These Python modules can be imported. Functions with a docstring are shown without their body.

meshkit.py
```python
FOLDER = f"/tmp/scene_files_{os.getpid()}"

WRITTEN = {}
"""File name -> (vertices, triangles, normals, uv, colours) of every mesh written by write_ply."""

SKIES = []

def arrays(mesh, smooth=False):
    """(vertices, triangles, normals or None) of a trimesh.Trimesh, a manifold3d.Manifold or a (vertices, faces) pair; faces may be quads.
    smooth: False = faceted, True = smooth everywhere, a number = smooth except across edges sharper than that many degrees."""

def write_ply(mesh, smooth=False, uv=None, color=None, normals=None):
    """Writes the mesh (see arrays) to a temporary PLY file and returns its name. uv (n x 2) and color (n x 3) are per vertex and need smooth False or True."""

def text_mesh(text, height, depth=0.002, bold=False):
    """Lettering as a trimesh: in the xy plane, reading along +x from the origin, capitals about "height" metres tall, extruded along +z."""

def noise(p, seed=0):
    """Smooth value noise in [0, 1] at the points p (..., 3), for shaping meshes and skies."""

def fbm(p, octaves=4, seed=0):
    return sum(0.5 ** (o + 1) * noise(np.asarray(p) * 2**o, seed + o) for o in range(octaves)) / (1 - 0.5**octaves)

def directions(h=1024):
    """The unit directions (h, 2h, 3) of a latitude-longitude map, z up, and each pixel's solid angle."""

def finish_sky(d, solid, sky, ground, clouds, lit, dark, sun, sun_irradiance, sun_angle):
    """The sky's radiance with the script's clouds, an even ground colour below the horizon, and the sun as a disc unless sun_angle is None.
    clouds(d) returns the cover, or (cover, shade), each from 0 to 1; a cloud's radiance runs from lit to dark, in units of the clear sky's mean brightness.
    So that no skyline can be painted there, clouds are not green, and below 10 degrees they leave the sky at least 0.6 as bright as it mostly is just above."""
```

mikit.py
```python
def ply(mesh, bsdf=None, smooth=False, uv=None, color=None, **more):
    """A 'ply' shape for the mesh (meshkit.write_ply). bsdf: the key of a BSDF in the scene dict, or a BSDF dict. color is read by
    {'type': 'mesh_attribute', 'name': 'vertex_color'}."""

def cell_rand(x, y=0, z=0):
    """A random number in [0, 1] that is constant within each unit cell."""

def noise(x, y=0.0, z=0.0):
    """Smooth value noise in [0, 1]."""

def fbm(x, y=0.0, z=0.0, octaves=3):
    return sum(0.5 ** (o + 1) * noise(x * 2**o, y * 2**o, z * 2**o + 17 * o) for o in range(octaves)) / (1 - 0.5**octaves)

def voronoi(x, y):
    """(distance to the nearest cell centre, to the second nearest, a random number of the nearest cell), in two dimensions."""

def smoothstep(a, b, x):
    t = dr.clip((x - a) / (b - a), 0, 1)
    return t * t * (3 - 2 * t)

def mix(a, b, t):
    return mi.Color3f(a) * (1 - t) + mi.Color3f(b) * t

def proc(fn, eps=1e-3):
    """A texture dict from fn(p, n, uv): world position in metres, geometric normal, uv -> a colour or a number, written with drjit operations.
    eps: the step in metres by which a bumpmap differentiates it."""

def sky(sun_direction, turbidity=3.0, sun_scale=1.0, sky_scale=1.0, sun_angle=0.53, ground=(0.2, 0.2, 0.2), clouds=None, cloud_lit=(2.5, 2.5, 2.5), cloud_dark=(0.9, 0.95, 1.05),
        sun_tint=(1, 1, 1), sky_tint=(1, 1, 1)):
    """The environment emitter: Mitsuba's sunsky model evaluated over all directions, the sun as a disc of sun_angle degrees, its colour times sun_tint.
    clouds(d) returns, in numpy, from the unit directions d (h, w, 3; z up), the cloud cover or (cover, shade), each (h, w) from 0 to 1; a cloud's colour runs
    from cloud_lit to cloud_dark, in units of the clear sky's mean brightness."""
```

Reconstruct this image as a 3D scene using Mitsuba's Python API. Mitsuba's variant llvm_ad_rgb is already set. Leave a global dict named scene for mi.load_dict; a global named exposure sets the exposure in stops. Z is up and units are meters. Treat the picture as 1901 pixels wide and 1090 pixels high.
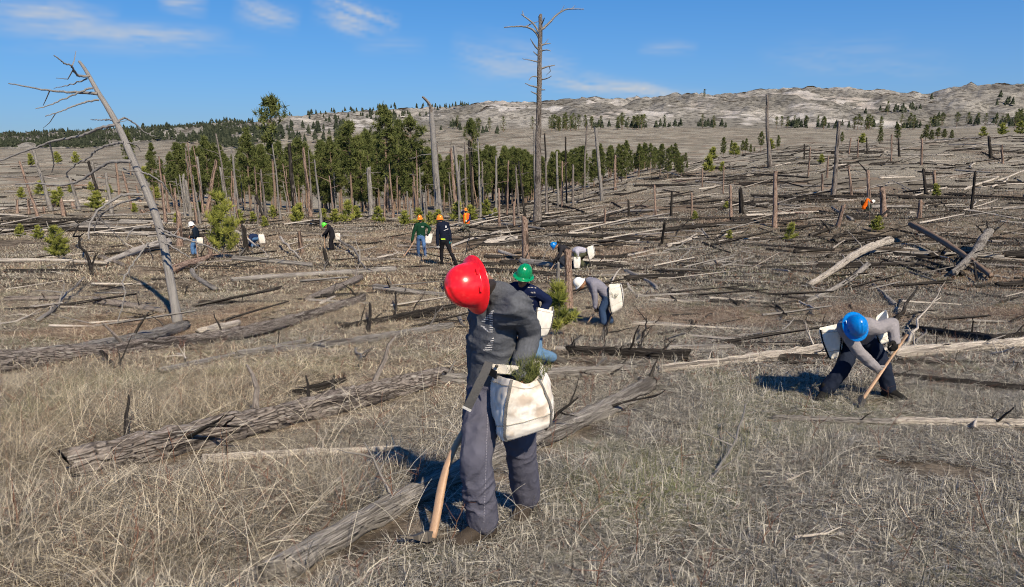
import math, random
import numpy as np, trimesh, manifold3d as m3, drjit as dr
import mitsuba as mi, mikit, meshkit
from scipy.interpolate import PchipInterpolator
from scipy.ndimage import map_coordinates
from mikit import noise as pn, fbm as pf, voronoi, cell_rand, smoothstep, mix

T = mi.ScalarTransform4f
rng = np.random.default_rng(7)
scene, labels = {}, {}

# ------------------------------------------------------------------ camera, sky, exposure
EYE = np.array([0.0, 0.0, 1.78])
FOC, CX, CY = 1400.0, 950.5, 545.0          # in pixels of a 1901 x 1090 frame
PITCH = math.radians(11.9)
FWD = np.array([0, math.cos(PITCH), -math.sin(PITCH)])
UPV = np.array([0, math.sin(PITCH), math.cos(PITCH)])
scene['camera'] = {'type': 'perspective', 'fov': math.degrees(2 * math.atan(CX / FOC)), 'fov_axis': 'x', 'near_clip': 0.05, 'far_clip': 9000.0,
                   'to_world': T().look_at(origin=EYE.tolist(), target=(EYE + FWD).tolist(), up=[0, 0, 1])}
exposure = 1.45
SUN = np.array([0.42, -0.91, 0.0])
SUN = SUN / np.linalg.norm(SUN) * math.cos(math.radians(42)) + np.array([0, 0, math.sin(math.radians(42))])


def az_el(px, py):
    d = FWD + (px - CX) / FOC * np.array([1.0, 0, 0]) - (py - CY) / FOC * UPV
    return math.atan2(d[0], d[1]), math.atan2(d[2], math.hypot(d[0], d[1]))


# wisps of cirrus: photo-measured ends of each streak, width, strength
WISPS = [((575, 5), (745, 55), 20, .34), ((600, 30), (690, 52), 14, .30), ((430, 5), (560, 45), 16, .26), ((290, -5), (390, 12), 11, .30),
         ((-60, 40), (440, 72), 13, .36), ((-40, 18), (230, 38), 15, .34), ((-20, 85), (500, 92), 9, .10), ((990, 143), (1350, 195), 13, .42), ((830, 100), (1080, 135), 24, .22),
         ((1180, 88), (1300, 92), 8, .14), ((1400, 95), (1800, 130), 16, .08), ((1440, 100), (1700, 85), 14, .07), ((650, 85), (800, 88), 12, .08)]


def clouds(d):
    az, el = np.arctan2(d[..., 0], d[..., 1]), np.arcsin(np.clip(d[..., 2], -1, 1))
    cover = np.zeros(az.shape)
    for k, (a, b, w, s) in enumerate(WISPS):
        (a0, e0), (a1, e1) = az_el(*a), az_el(*b)
        L = math.hypot(a1 - a0, e1 - e0)
        ux, uy = (a1 - a0) / L, (e1 - e0) / L
        along, n = (az - a0) * ux + (el - e0) * uy, (az - a0) * -uy + (el - e0) * ux
        w = w / FOC
        near = (along > -.3 * L) & (along < 1.3 * L) & (np.abs(n) < 6 * w)
        if not near.any():
            continue
        al, nn = along[near], n[near]
        drift = meshkit.fbm(np.stack([al * 14, nn * 40, 0 * al + k * 7.7], -1), 3, 3) - .5
        hair = meshkit.fbm(np.stack([al * 26 + nn * 60, nn * 330 + drift * 5, 0 * al + k * 3.1], -1), 4, 5)
        t = al / L
        body = np.clip(1 - np.abs(2 * t - 1) ** 2.2, 0, 1) * np.exp(-((nn + drift * w * 2.4) / (w * 1.15)) ** 2)
        cover[near] = np.maximum(cover[near], 2.1 * s * body * np.clip(2.1 * hair - .35, 0, 1.2))
    # elsewhere in the sky: a few faint streaks of the same kind
    far = np.clip(meshkit.fbm(np.stack([d[..., 0] * 3, d[..., 1] * 9, d[..., 2] * 6], -1), 4, seed=9) - .56, 0, 1) * .7
    cover = np.maximum(cover, far * np.clip((np.abs(az) - .75) / .3, 0, 1))
    veil = .46 * np.exp(-np.maximum(el, 0) / math.radians(6.5))          # the paler air near the horizon, all round
    return 1 - (1 - cover) * (1 - veil)


scene['sky'] = mikit.sky(SUN.tolist(), turbidity=2.4, sun_scale=1.6, clouds=clouds, sky_tint=(0.13, 0.70, 1.28), cloud_lit=(2.9, 3.0, 3.1), sun_tint=(0.965, 1.0, 1.03), ground=(.25, .22, .18))

# ------------------------------------------------------------------ terrain
ND = [-12, 0, 2, 4.05, 8.2, 10.2, 17, 28, 36, 43]
NH = [1.55, 1.78, 1.99, 2.33, 2.98, 3.2, 4.38, 4.95, 5.5, 6.0]
FAR_Y = [50, 65, 90, 120, 150, 180, 220, 300, 400, 550, 750, 900]
FAR = {  # photo column: height in the photo at which the ground at each distance shows
    -500: [438, 418, 392, 362, 334, 316, 303, 304, 300, 290, 279, 274],
    0: [437, 417, 390, 360, 332, 314, 301, 303, 300, 288, 277, 272],
    160: [437, 417, 391, 362, 334, 316, 300, 304, 300, 288, 277, 270],
    300: [437, 418, 394, 372, 352, 340, 330, 318, 300, 286, 272, 264],
    420: [437, 418, 398, 386, 376, 368, 352, 330, 306, 287, 268, 254],
    600: [437, 418, 400, 393, 388, 384, 375, 345, 318, 290, 262, 246],
    800: [435, 416, 398, 386, 378, 374, 366, 336, 306, 278, 254, 241],
    1000: [432, 412, 386, 364, 356, 356, 348, 318, 290, 262, 244, 238],
    1150: [425, 398, 364, 336, 325, 330, 328, 300, 275, 255, 242, 237],
    1300: [415, 385, 351, 322, 302, 299, 304, 295, 272, 254, 242, 236],
    1500: [408, 375, 337, 305, 283, 272, 278, 280, 267, 252, 243, 237],
    1700: [405, 370, 330, 298, 277, 264, 262, 265, 257, 248, 241, 237],
    1900: [402, 366, 326, 294, 270, 254, 249, 251, 246, 240, 236, 232],
    2500: [400, 364, 322, 290, 266, 250, 246, 246, 243, 238, 232, 226]}
SKYLINE = [(-900, 254), (0, 254), (100, 252), (200, 248), (350, 240), (430, 234), (530, 226), (600, 219), (700, 211), (760, 208), (830, 207), (870, 200), (930, 196), (1000, 197), (1050, 191),
           (1090, 186), (1150, 189), (1230, 182), (1300, 179), (1400, 172), (1500, 168), (1560, 171), (1640, 177), (1700, 180), (1722, 172), (1745, 165), (1780, 161), (1850, 160), (1901, 163), (2200, 165), (3000, 170)]


def ang(py):
    return PITCH - np.arctan((CY - np.asarray(py, float)) / FOC)


YS = np.concatenate([np.linspace(-12, 3, 31)[:-1], np.geomspace(3, 5000, 430)])
COLS = np.linspace(-1.35, 1.35, 240)


def _table():
    keys = sorted(FAR)
    near = PchipInterpolator(ND, NH)
    sx, sy = zip(*SKYLINE)
    rows = []
    for k in keys:
        a, H = np.array(FAR_Y, float), None
        rows.append(np.array(FAR[k], float))
    rows = np.array(rows)
    ka = (np.array(keys) - CX) / FOC
    py = np.stack([PchipInterpolator(ka, rows[:, j])(np.clip(COLS, ka[0], ka[-1])) for j in range(len(FAR_Y))], 1)
    col_px = COLS * FOC + CX
    sky = np.interp(col_px, sx, sy)
    out = np.zeros((len(COLS), len(YS)))
    for i in range(len(COLS)):
        base = py[i, -1]
        left = np.clip((600 - col_px[i]) / 300, 0, 1)
        far_y = FAR_Y + [1050, 1250, 1480, 1800, 2600, 5000]
        s = sky[i]
        hill = [base + (s - base) * .42, base + (s - base) * .8, s, s + 5, s + 22, s + 30]
        plat = [base + (s - base) * .5, base + (s - base) * .72, base + (s - base) * .85, s + .5, s, s + 6]
        tail = [h * (1 - left) + p * left for h, p in zip(hill, plat)]
        pys = np.concatenate([py[i], tail])
        Hn = near(np.clip(YS, -12, 43))
        yy = np.concatenate([[36, 43], far_y])
        hh = np.concatenate([near([36, 43]), np.tan(ang(pys)) * far_y])
        f = PchipInterpolator(np.log(yy), hh / yy)
        far = f(np.log(np.clip(YS, 36, 5000))) * YS
        w = np.clip((YS - 36) / 7, 0, 1)
        out[i] = Hn * (1 - w) + far * w
    return EYE[2] - out


TABLE = _table()


def relief(x, y):
    p = np.stack([x, y, 0 * x], -1)
    r = np.hypot(x, y)
    z = (meshkit.fbm(p * .9, 3, 1) - .5) * .10 * np.clip(1.2 - r / 60, .0, 1)
    z = z + (meshkit.fbm(p * .17, 3, 2) - .5) * .34 * np.clip((r - 9) / 14, 0, 1) * np.clip(2 - r / 150, 0, 1)
    f = np.clip((r - 900) / 250, 0, 1) * np.clip((3600 - r) / 1000, 0, 1)
    g = meshkit.fbm(p * np.array([.011, .006, 1]), 5, 5)
    ridge = 1 - np.abs(2 * g - 1)
    z = z + f * ((ridge - .75) * 26 + (meshkit.fbm(p * .03, 4, 6) - .5) * 19)
    return z


def hz(x, y):
    """Height of the ground at the points (x, y)."""
    x, y = np.asarray(x, float), np.asarray(y, float)
    a = np.clip(x / np.maximum(y, 2.5), COLS[0], COLS[-1])
    ci = (a - COLS[0]) / (COLS[1] - COLS[0])
    ri = np.interp(y, YS, np.arange(len(YS)))
    z = map_coordinates(TABLE, [np.ravel(ci), np.ravel(ri)], order=1, mode='nearest').reshape(np.shape(ci))
    return z + relief(x, y)


MARCH = np.geomspace(1.4, 4500, 5000)


def ray(px, py):
    d = FWD + (px - CX) / FOC * np.array([1.0, 0, 0]) - (py - CY) / FOC * UPV
    return d / d[1]


def at(px, py, y):
    """The point at forward distance y that the photo shows at pixel (px, py)."""
    return EYE + ray(px, py) * y


def ground_at(px, py, lo=1.4):
    d = ray(px, py)
    y = MARCH[MARCH >= lo]
    under = EYE[2] + d[2] * y < hz(d[0] * y, y)
    i = int(np.argmax(under)) if under.any() else len(y) - 1
    return np.array([d[0] * y[i], y[i], float(hz(d[0] * y[i], y[i]))])


def stand(px, y):
    """The ground point at forward distance y on the photo's column px (exact for points near the horizon)."""
    x = (px - CX) / FOC * y * math.cos(PITCH)
    for _ in range(4):
        z = float(hz(x, y))
        dep = y * math.cos(PITCH) - (z - EYE[2]) * math.sin(PITCH)
        x = (px - CX) / FOC * dep
    return np.array([x, y, float(hz(x, y))])


def ppm(p):
    return FOC / float(np.dot(np.asarray(p) - EYE, FWD))


def project(p):
    d = np.asarray(p) - EYE
    return CX + FOC * d[0] / d.dot(FWD), CY - FOC * d.dot(UPV) / d.dot(FWD)


# ------------------------------------------------------------------ materials
def diffuse(tex):
    return {'type': 'twosided', 'bsdf': {'type': 'diffuse', 'reflectance': tex}}


C3 = lambda *c: mi.Color3f(*c)


def ground_color(p, n, uv):
    r = dr.sqrt(p.x * p.x + p.y * p.y)
    n1, n2 = pf(p.x * .21, p.y * .21, 3.0), pf(p.x * 2.6, p.y * 2.6, 1.0, octaves=4)
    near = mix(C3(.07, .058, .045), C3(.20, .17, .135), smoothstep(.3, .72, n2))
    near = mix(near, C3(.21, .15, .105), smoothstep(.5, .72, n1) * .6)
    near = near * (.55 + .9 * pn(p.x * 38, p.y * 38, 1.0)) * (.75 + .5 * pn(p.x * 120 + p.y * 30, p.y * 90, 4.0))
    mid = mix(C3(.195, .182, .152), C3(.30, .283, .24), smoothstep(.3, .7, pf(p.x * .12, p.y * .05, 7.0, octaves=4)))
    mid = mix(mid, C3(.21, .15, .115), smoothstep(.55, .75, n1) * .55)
    # far-off fallen timber reads as short dark strokes
    stroke = smoothstep(.70, .8, pn(p.x * .11 + p.y * .02, p.y * .22 - p.x * .012, 5.0)) * smoothstep(130, 240, r)
    mid = mix(mid, C3(.085, .075, .065), stroke * .75)
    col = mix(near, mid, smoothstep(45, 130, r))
    hill = mix(C3(.14, .136, .124), C3(.255, .246, .226), smoothstep(.35, .7, pf(p.x * .012, p.y * .008, p.z * .02, octaves=4)))
    dashes = smoothstep(.6, .75, pf(p.x * .07, p.z * .3, p.y * .02))
    hill = mix(hill, C3(.085, .077, .066), dashes * .6)
    hill = hill * (.62 + .7 * smoothstep(.25, .6, pn(p.x * .23, p.z * .9, p.y * .1)))
    zone = smoothstep(6, 20, p.z + 22 * (pn(p.x * .006, 2.0) - .4)) * smoothstep(-520, -250, p.x) * (1 - .75 * smoothstep(520, 760, p.x))
    rock = smoothstep(.50, .58, pf(p.x * .016, p.z * .07, p.y * .004, octaves=4) + .1 * (1 - n.z)) * smoothstep(.42, .56, pf(p.x * .06, p.z * .26, p.y * .03))
    hill = mix(hill, mix(C3(.46, .45, .435), C3(.34, .31, .28), pn(p.x * .04, p.z * .15)), rock * zone)
    return mix(col, hill, smoothstep(850, 1000, r))


def straw_color(p, n, uv):
    r, t = uv.x, uv.y
    kind = dr.floor(r)
    r = r - kind
    patch = pf(p.x * .35, p.y * .35, 2.0)
    side = smoothstep(-1.5, 3.0, p.x / dr.maximum(1.0, p.y * .22))
    k = smoothstep(.15, .75, r)
    gold = mix(C3(.66, .575, .43), C3(.18, .15, .112), k)
    grey = mix(C3(.555, .53, .47), C3(.10, .094, .082), k)
    burnt = smoothstep(.12, .32, p.x / dr.maximum(p.y, 1.0)) * smoothstep(13, 24, p.y) * (1 - smoothstep(55, 100, p.y))
    grey = mix(grey, grey * .74, burnt)
    col = mix(gold, grey, dr.clip(.35 + side * .75 + (patch - .45) * 1.5 + burnt, 0.25, 1))
    col = mix(col, C3(.30, .20, .14), smoothstep(.56, .7, pf(p.x * .22 + 9, p.y * .22, 4.0)) * .4)
    # a few green shoots coming through
    gp = smoothstep(.25, 1.0, 1 - dr.sqrt(dr.square(p.x - .9) + dr.square((p.y - 4.9) * .8)) / 1.3) + .55 * smoothstep(.6, .7, pf(p.x * .8, p.y * .8, 11.0))
    col = mix(col, C3(.22, .25, .10), gp * dr.select(r > .62, .6, 0.0))
    base = mix(col * .62, col, smoothstep(0, .5, t))  # lower half of each blade darkened in colour: painted shade at the roots
    return dr.select(kind > .5, mix(C3(.16, .075, .055), C3(.24, .13, .09), r), base)


def wood_color(p, n, uv):
    kind = dr.floor(uv.x / 1000)
    u, v = uv.x - kind * 1000, uv.y
    ring = dr.cos(v * 6.28318) * 1.6, dr.sin(v * 6.28318) * 1.6
    g = pf(u * 2.2, ring[0] * 4, ring[1] * 4, octaves=4)
    fine = pn(u * 7, ring[0] * 16, ring[1] * 16)
    coarse = pf(u * 1.1, ring[0] * .8, ring[1] * .8 + 5)
    plate = smoothstep(.02, .13, abs(pn(u * 11, ring[0] * 3.4, ring[1] * 3.4) - .5))
    bleached = mix(C3(.56, .52, .47), C3(.25, .225, .20), smoothstep(.3, .7, g * .6 + fine * .4))
    bleached = mix(bleached, C3(.09, .08, .075), smoothstep(.60, .70, coarse) * .7)
    char = mix(C3(.022, .02, .019), C3(.085, .078, .072), smoothstep(.45, .8, g))
    char = mix(char, C3(.24, .22, .20), smoothstep(.66, .78, coarse) * .6)
    red = mix(C3(.10, .062, .048), mix(C3(.28, .175, .13), C3(.36, .30, .26), fine), plate) * (.6 + .8 * pn(u * 16, ring[0] * 6, ring[1] * 6))
    red = mix(red, C3(.035, .03, .028), smoothstep(.54, .64, coarse) * .85)
    bark = mix(C3(.055, .047, .043), mix(C3(.18, .152, .137), C3(.32, .295, .275), fine), plate * .6 + g * .4)
    bark = mix(bark, C3(.035, .03, .028), smoothstep(.56, .66, coarse) * .7)
    bark = bark * (.45 + 1.1 * pn(u * 34, ring[0] * 9, ring[1] * 9))
    bark = mix(bark, C3(.42, .40, .37), smoothstep(.66, .74, pf(u * 5 + 40, ring[0] * 3, ring[1] * 3)) * .7)
    grey = mix(C3(.32, .305, .29), C3(.12, .112, .105), smoothstep(.3, .7, g * .5 + fine * .5))
    grey = grey * (.6 + .8 * pn(u * 5, ring[0] * 26, ring[1] * 26))
    grey = mix(grey, C3(.05, .045, .042), smoothstep(.58, .68, coarse) * .6)
    live = mix(C3(.27, .20, .155), C3(.14, .105, .085), g)
    out = dr.select(kind < .5, bleached, char)
    out = dr.select(kind > 1.5, red, out)
    out = dr.select(kind > 2.5, bark, out)
    out = dr.select(kind > 3.5, grey, out)
    out = dr.select(kind > 4.5, live, out)
    silver = mix(C3(.27, .262, .258), C3(.15, .145, .143), smoothstep(.3, .75, g * .6 + fine * .4))
    return dr.select(kind > 5.5, silver, out)


def wood_height(p, n, uv):
    kind = dr.floor(uv.x / 1000)
    u, v = uv.x - kind * 1000, uv.y
    a, b = dr.cos(v * 6.28318) * 1.6, dr.sin(v * 6.28318) * 1.6
    return smoothstep(.0, .14, abs(pn(u * 11, a * 3.4, b * 3.4) - .5)) + .6 * pf(u * 6, a * 14, b * 14)


def leaf_color(p, n, uv):
    r, t = uv.x, uv.y
    kind = dr.floor(r)
    r = r - kind
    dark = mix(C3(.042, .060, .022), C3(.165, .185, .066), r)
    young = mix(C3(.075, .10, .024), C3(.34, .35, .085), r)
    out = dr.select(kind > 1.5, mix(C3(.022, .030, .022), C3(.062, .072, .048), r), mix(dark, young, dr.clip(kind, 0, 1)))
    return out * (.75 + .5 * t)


def canvas_color(p, n, uv):
    s = pf(p.x * 13, p.y * 13, p.z * 13, octaves=4)
    mud = smoothstep(.52, .78, s + .12) * uv.x
    c = mix(C3(.86, .85, .81), C3(.75, .72, .65), pn(p.x * 60, p.y * 60, p.z * 20))
    return mix(c, C3(.36, .25, .17), mud * .62)


def cloth_bump(p, n, uv):
    return pn(p.x * 240, p.y * 240, p.z * 240) * .5 + pf(p.x * 20, p.y * 20, p.z * 34)


VC = {'type': 'mesh_attribute', 'name': 'vertex_color'}
WOODTEX = mikit.proc(wood_color)
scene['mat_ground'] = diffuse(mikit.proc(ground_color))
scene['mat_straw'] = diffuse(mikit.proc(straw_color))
scene['mat_wood'] = diffuse(WOODTEX)
scene['mat_bark'] = {'type': 'twosided', 'bsdf': {'type': 'bumpmap', 'arbitrary': mikit.proc(wood_height, eps=4e-3), 'scale': 0.02, 'bsdf': {'type': 'diffuse', 'reflectance': WOODTEX}}}
scene['mat_leaf'] = diffuse(mikit.proc(leaf_color))
scene['mat_canvas'] = diffuse(mikit.proc(canvas_color))
scene['mat_cloth'] = {'type': 'twosided', 'bsdf': {'type': 'bumpmap', 'arbitrary': mikit.proc(cloth_bump, eps=2e-3), 'scale': 0.004, 'bsdf': {'type': 'diffuse', 'reflectance': VC}}}
scene['mat_skin'] = {'type': 'twosided', 'bsdf': {'type': 'principled', 'base_color': VC, 'roughness': .5, 'specular': .4}}
scene['mat_plastic'] = {'type': 'twosided', 'bsdf': {'type': 'principled', 'base_color': VC, 'roughness': .24, 'specular': .5}}
scene['mat_metal'] = {'type': 'twosided', 'bsdf': {'type': 'principled', 'base_color': {'type': 'rgb', 'value': [.10, .09, .08]}, 'roughness': .5, 'metallic': .6}}
scene['mat_stone'] = diffuse({'type': 'rgb', 'value': [.46, .43, .39]})


# ------------------------------------------------------------------ helpers
def numbered(key):
    if key not in USED:
        USED.add(key)
        return key
    i = COUNT.get(key, 0) + 1
    while f'{key}_{i:03d}' in USED:
        i += 1
    COUNT[key] = i
    USED.add(f'{key}_{i:03d}')
    return f'{key}_{i:03d}'


USED, COUNT = set(), {}


def tell(key, label=None, cat=None, group=None, kind=None):
    labels[key] = {k: v for k, v in (('label', label), ('category', cat), ('group', group), ('kind', kind)) if v}


def thing(name, label, cat, group=None):
    k = numbered(name)
    tell(k, label, cat, group)
    return k


def part(parent, name, mesh, mat, label=None, smooth=True, **kw):
    k = numbered(f'{parent}__{name}')
    scene[k] = mikit.ply(mesh, mat, smooth=smooth, **kw)
    if label:
        tell(k, label)
    return k


def unit(v):
    v = np.asarray(v, float)
    return v / max(np.linalg.norm(v), 1e-12)


def tube(points, radii, sides=8, kind=0, seed=0, rough=0.0, cap=True, flat=1.0, jag=0.0):
    """A bent, tapering, uneven round stick: (vertices, triangles, uv)."""
    p = np.asarray(points, float)
    n = len(p)
    rad = np.broadcast_to(np.asarray(radii, float), (n,)).copy()
    t = np.gradient(p, axis=0)
    t /= np.linalg.norm(t, axis=1, keepdims=True) + 1e-12
    a = np.cross(t[0], [0, 0, 1.0] if abs(t[0][2]) < .9 else [1.0, 0, 0])
    A = np.zeros_like(p)
    for i in range(n):
        a = a - t[i] * a.dot(t[i])
        a = unit(a)
        A[i] = a
    B = np.cross(t, A)
    L = np.concatenate([[0], np.cumsum(np.linalg.norm(np.diff(p, axis=0), axis=1))])
    th = np.arange(sides + 1) / sides * 2 * np.pi
    R = rad[:, None] * np.ones(sides + 1)
    if rough:
        q = np.stack([np.broadcast_to(np.cos(th) * 1.3, R.shape), np.broadcast_to(np.sin(th) * 1.3, R.shape), np.broadcast_to((L / (rad.max() * 2.5 + 1e-9))[:, None], R.shape)], -1)
        R = R * (1 + rough * (2 * meshkit.fbm(q * 1.3 + seed * 3.7, 4, seed % 50) - 1))
    v = p[:, None] + R[..., None] * (np.cos(th)[None, :, None] * A[:, None] + flat * np.sin(th)[None, :, None] * B[:, None])
    if jag:
        jr = np.random.default_rng(seed + 77)
        for e, sg in ((0, -1), (-1, 1)):
            w = jr.uniform(-1, 1, sides + 1) * .7 + np.sin(th + jr.uniform(0, 6)) * 1.0
            w[-1] = w[0]
            v[e] += (sg * jag * rad[e] * w)[:, None] * t[e]
    off = (seed * 37.31) % 700
    uv = np.stack([np.broadcast_to((kind * 1000 + off + L)[:, None], R.shape), np.broadcast_to(th / (2 * np.pi), R.shape)], -1)
    i, j = np.meshgrid(np.arange(n - 1), np.arange(sides), indexing='ij')
    s = sides + 1
    q = np.stack([i * s + j, i * s + j + 1, (i + 1) * s + j + 1, (i + 1) * s + j], -1).reshape(-1, 4)
    f = np.vstack([q[:, [0, 1, 2]], q[:, [0, 2, 3]]])
    v, uv = v.reshape(-1, 3), uv.reshape(-1, 2)
    if cap:
        ends = np.array([p[0] - t[0] * rad[0] * .15, p[-1] + t[-1] * rad[-1] * .3])
        k = len(v)
        v = np.vstack([v, ends])
        uv = np.vstack([uv, uv[0], uv[-1]])
        jj = np.arange(sides)
        f = np.vstack([f, np.stack([jj * 0 + k, jj + 1, jj], 1), np.stack([jj * 0 + k + 1, (n - 1) * s + jj, (n - 1) * s + jj + 1], 1)])
    return v, f, uv


def join(parts):
    vs, fs, us, o = [], [], [], 0
    for v, f, u in parts:
        vs.append(v), fs.append(f + o), us.append(u)
        o += len(v)
    return np.vstack(vs), np.vstack(fs), np.vstack(us)


def put(parent, name, vfu, mat, label=None, smooth=True):
    return part(parent, name, vfu[:2], mat, label, smooth, uv=vfu[2])


def wander(p0, p1, n, amp, seed, sag=0.0):
    r = np.random.default_rng(seed)
    t = np.linspace(0, 1, n)[:, None]
    p = np.asarray(p0) * (1 - t) + np.asarray(p1) * t
    L = np.linalg.norm(np.asarray(p1) - p0)
    w = np.cumsum(r.normal(0, 1, (n, 3)), 0)
    w -= t * w[-1] + (1 - t) * w[0]
    p = p + w * amp * L / math.sqrt(n) + np.array([0, 0, -sag * L]) * (4 * t * (1 - t))
    return p


# ------------------------------------------------------------------ the ground
def build_ground():
    a = np.concatenate([np.linspace(-1.5, -.8, 26)[:-1], np.linspace(-.8, .8, 521), np.linspace(.8, 1.5, 26)[1:]])
    y = np.concatenate([np.linspace(-11, 2, 40)[:-1], np.geomspace(2, 5000, 430)])
    A, Y = np.meshgrid(a, y, indexing='ij')
    X = A * np.where(Y < 2, 14 + (Y + 11) * .3, np.maximum(Y, 17.9 - np.clip(Y - 2, 0, 1e9) * .4))
    Z = hz(X, Y)
    v = np.stack([X, Y, Z], -1).reshape(-1, 3)
    n, m = A.shape
    i, j = np.meshgrid(np.arange(n - 1), np.arange(m - 1), indexing='ij')
    q = np.stack([i * m + j, (i + 1) * m + j, (i + 1) * m + j + 1, i * m + j + 1], -1).reshape(-1, 4)
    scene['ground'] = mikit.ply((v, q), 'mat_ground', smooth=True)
    tell('ground', 'dry rolling ground and rocky hills', kind='structure')


build_ground()


# ------------------------------------------------------------------ fallen timber
BARE = []          # (x, y, radius) where the turf is broken
LOG_AXES = []      # (p0, p1, radius) of logs near the camera, so that grass there stays low


def stub_mesh(p, d, L, r, kind, seed, sides=5, fork=False):
    q = wander(p, p + np.asarray(d) * L, 5, .07, seed, -.05)
    out = [tube(q, np.linspace(r, r * .3, 5), sides, kind, seed, .12)]
    if fork:
        rr = np.random.default_rng(seed)
        for k in (2, 3):
            dd = unit(np.asarray(d) + rr.normal(0, .6, 3))
            out.append(tube(wander(q[k], q[k] + dd * L * .5, 4, .08, seed + k), np.linspace(r * .5, r * .15, 4), 4, kind, seed + k, .1))
    return out


def log_points(a, b, r0, r1, n, seed, lift=(0, 0), sink=.25):
    t = np.linspace(0, 1, n)
    x = a[0] + (b[0] - a[0]) * t
    y = a[1] + (b[1] - a[1]) * t
    rr = np.random.default_rng(seed)
    L = math.hypot(b[0] - a[0], b[1] - a[1])
    side = np.array([-(b[1] - a[1]), b[0] - a[0]]) / max(L, 1e-6)
    bow = rr.normal(0, .012) * L * np.sin(t * np.pi) + rr.normal(0, .006) * L * np.sin(t * 2 * np.pi)
    x, y = x + side[0] * bow, y + side[1] * bow
    z = hz(x, y)
    # a log is stiff: its own line, resting on the higher spots
    k = np.polyfit(t, z, 2 if L > 5 else 1)
    z = np.polyval(k, t)
    r = r0 + (r1 - r0) * t
    z = z + r * (1 - sink) + lift[0] * (1 - t) + lift[1] * t
    return np.stack([x, y, z], 1), r


GROUP_LOGS = {}


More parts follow.
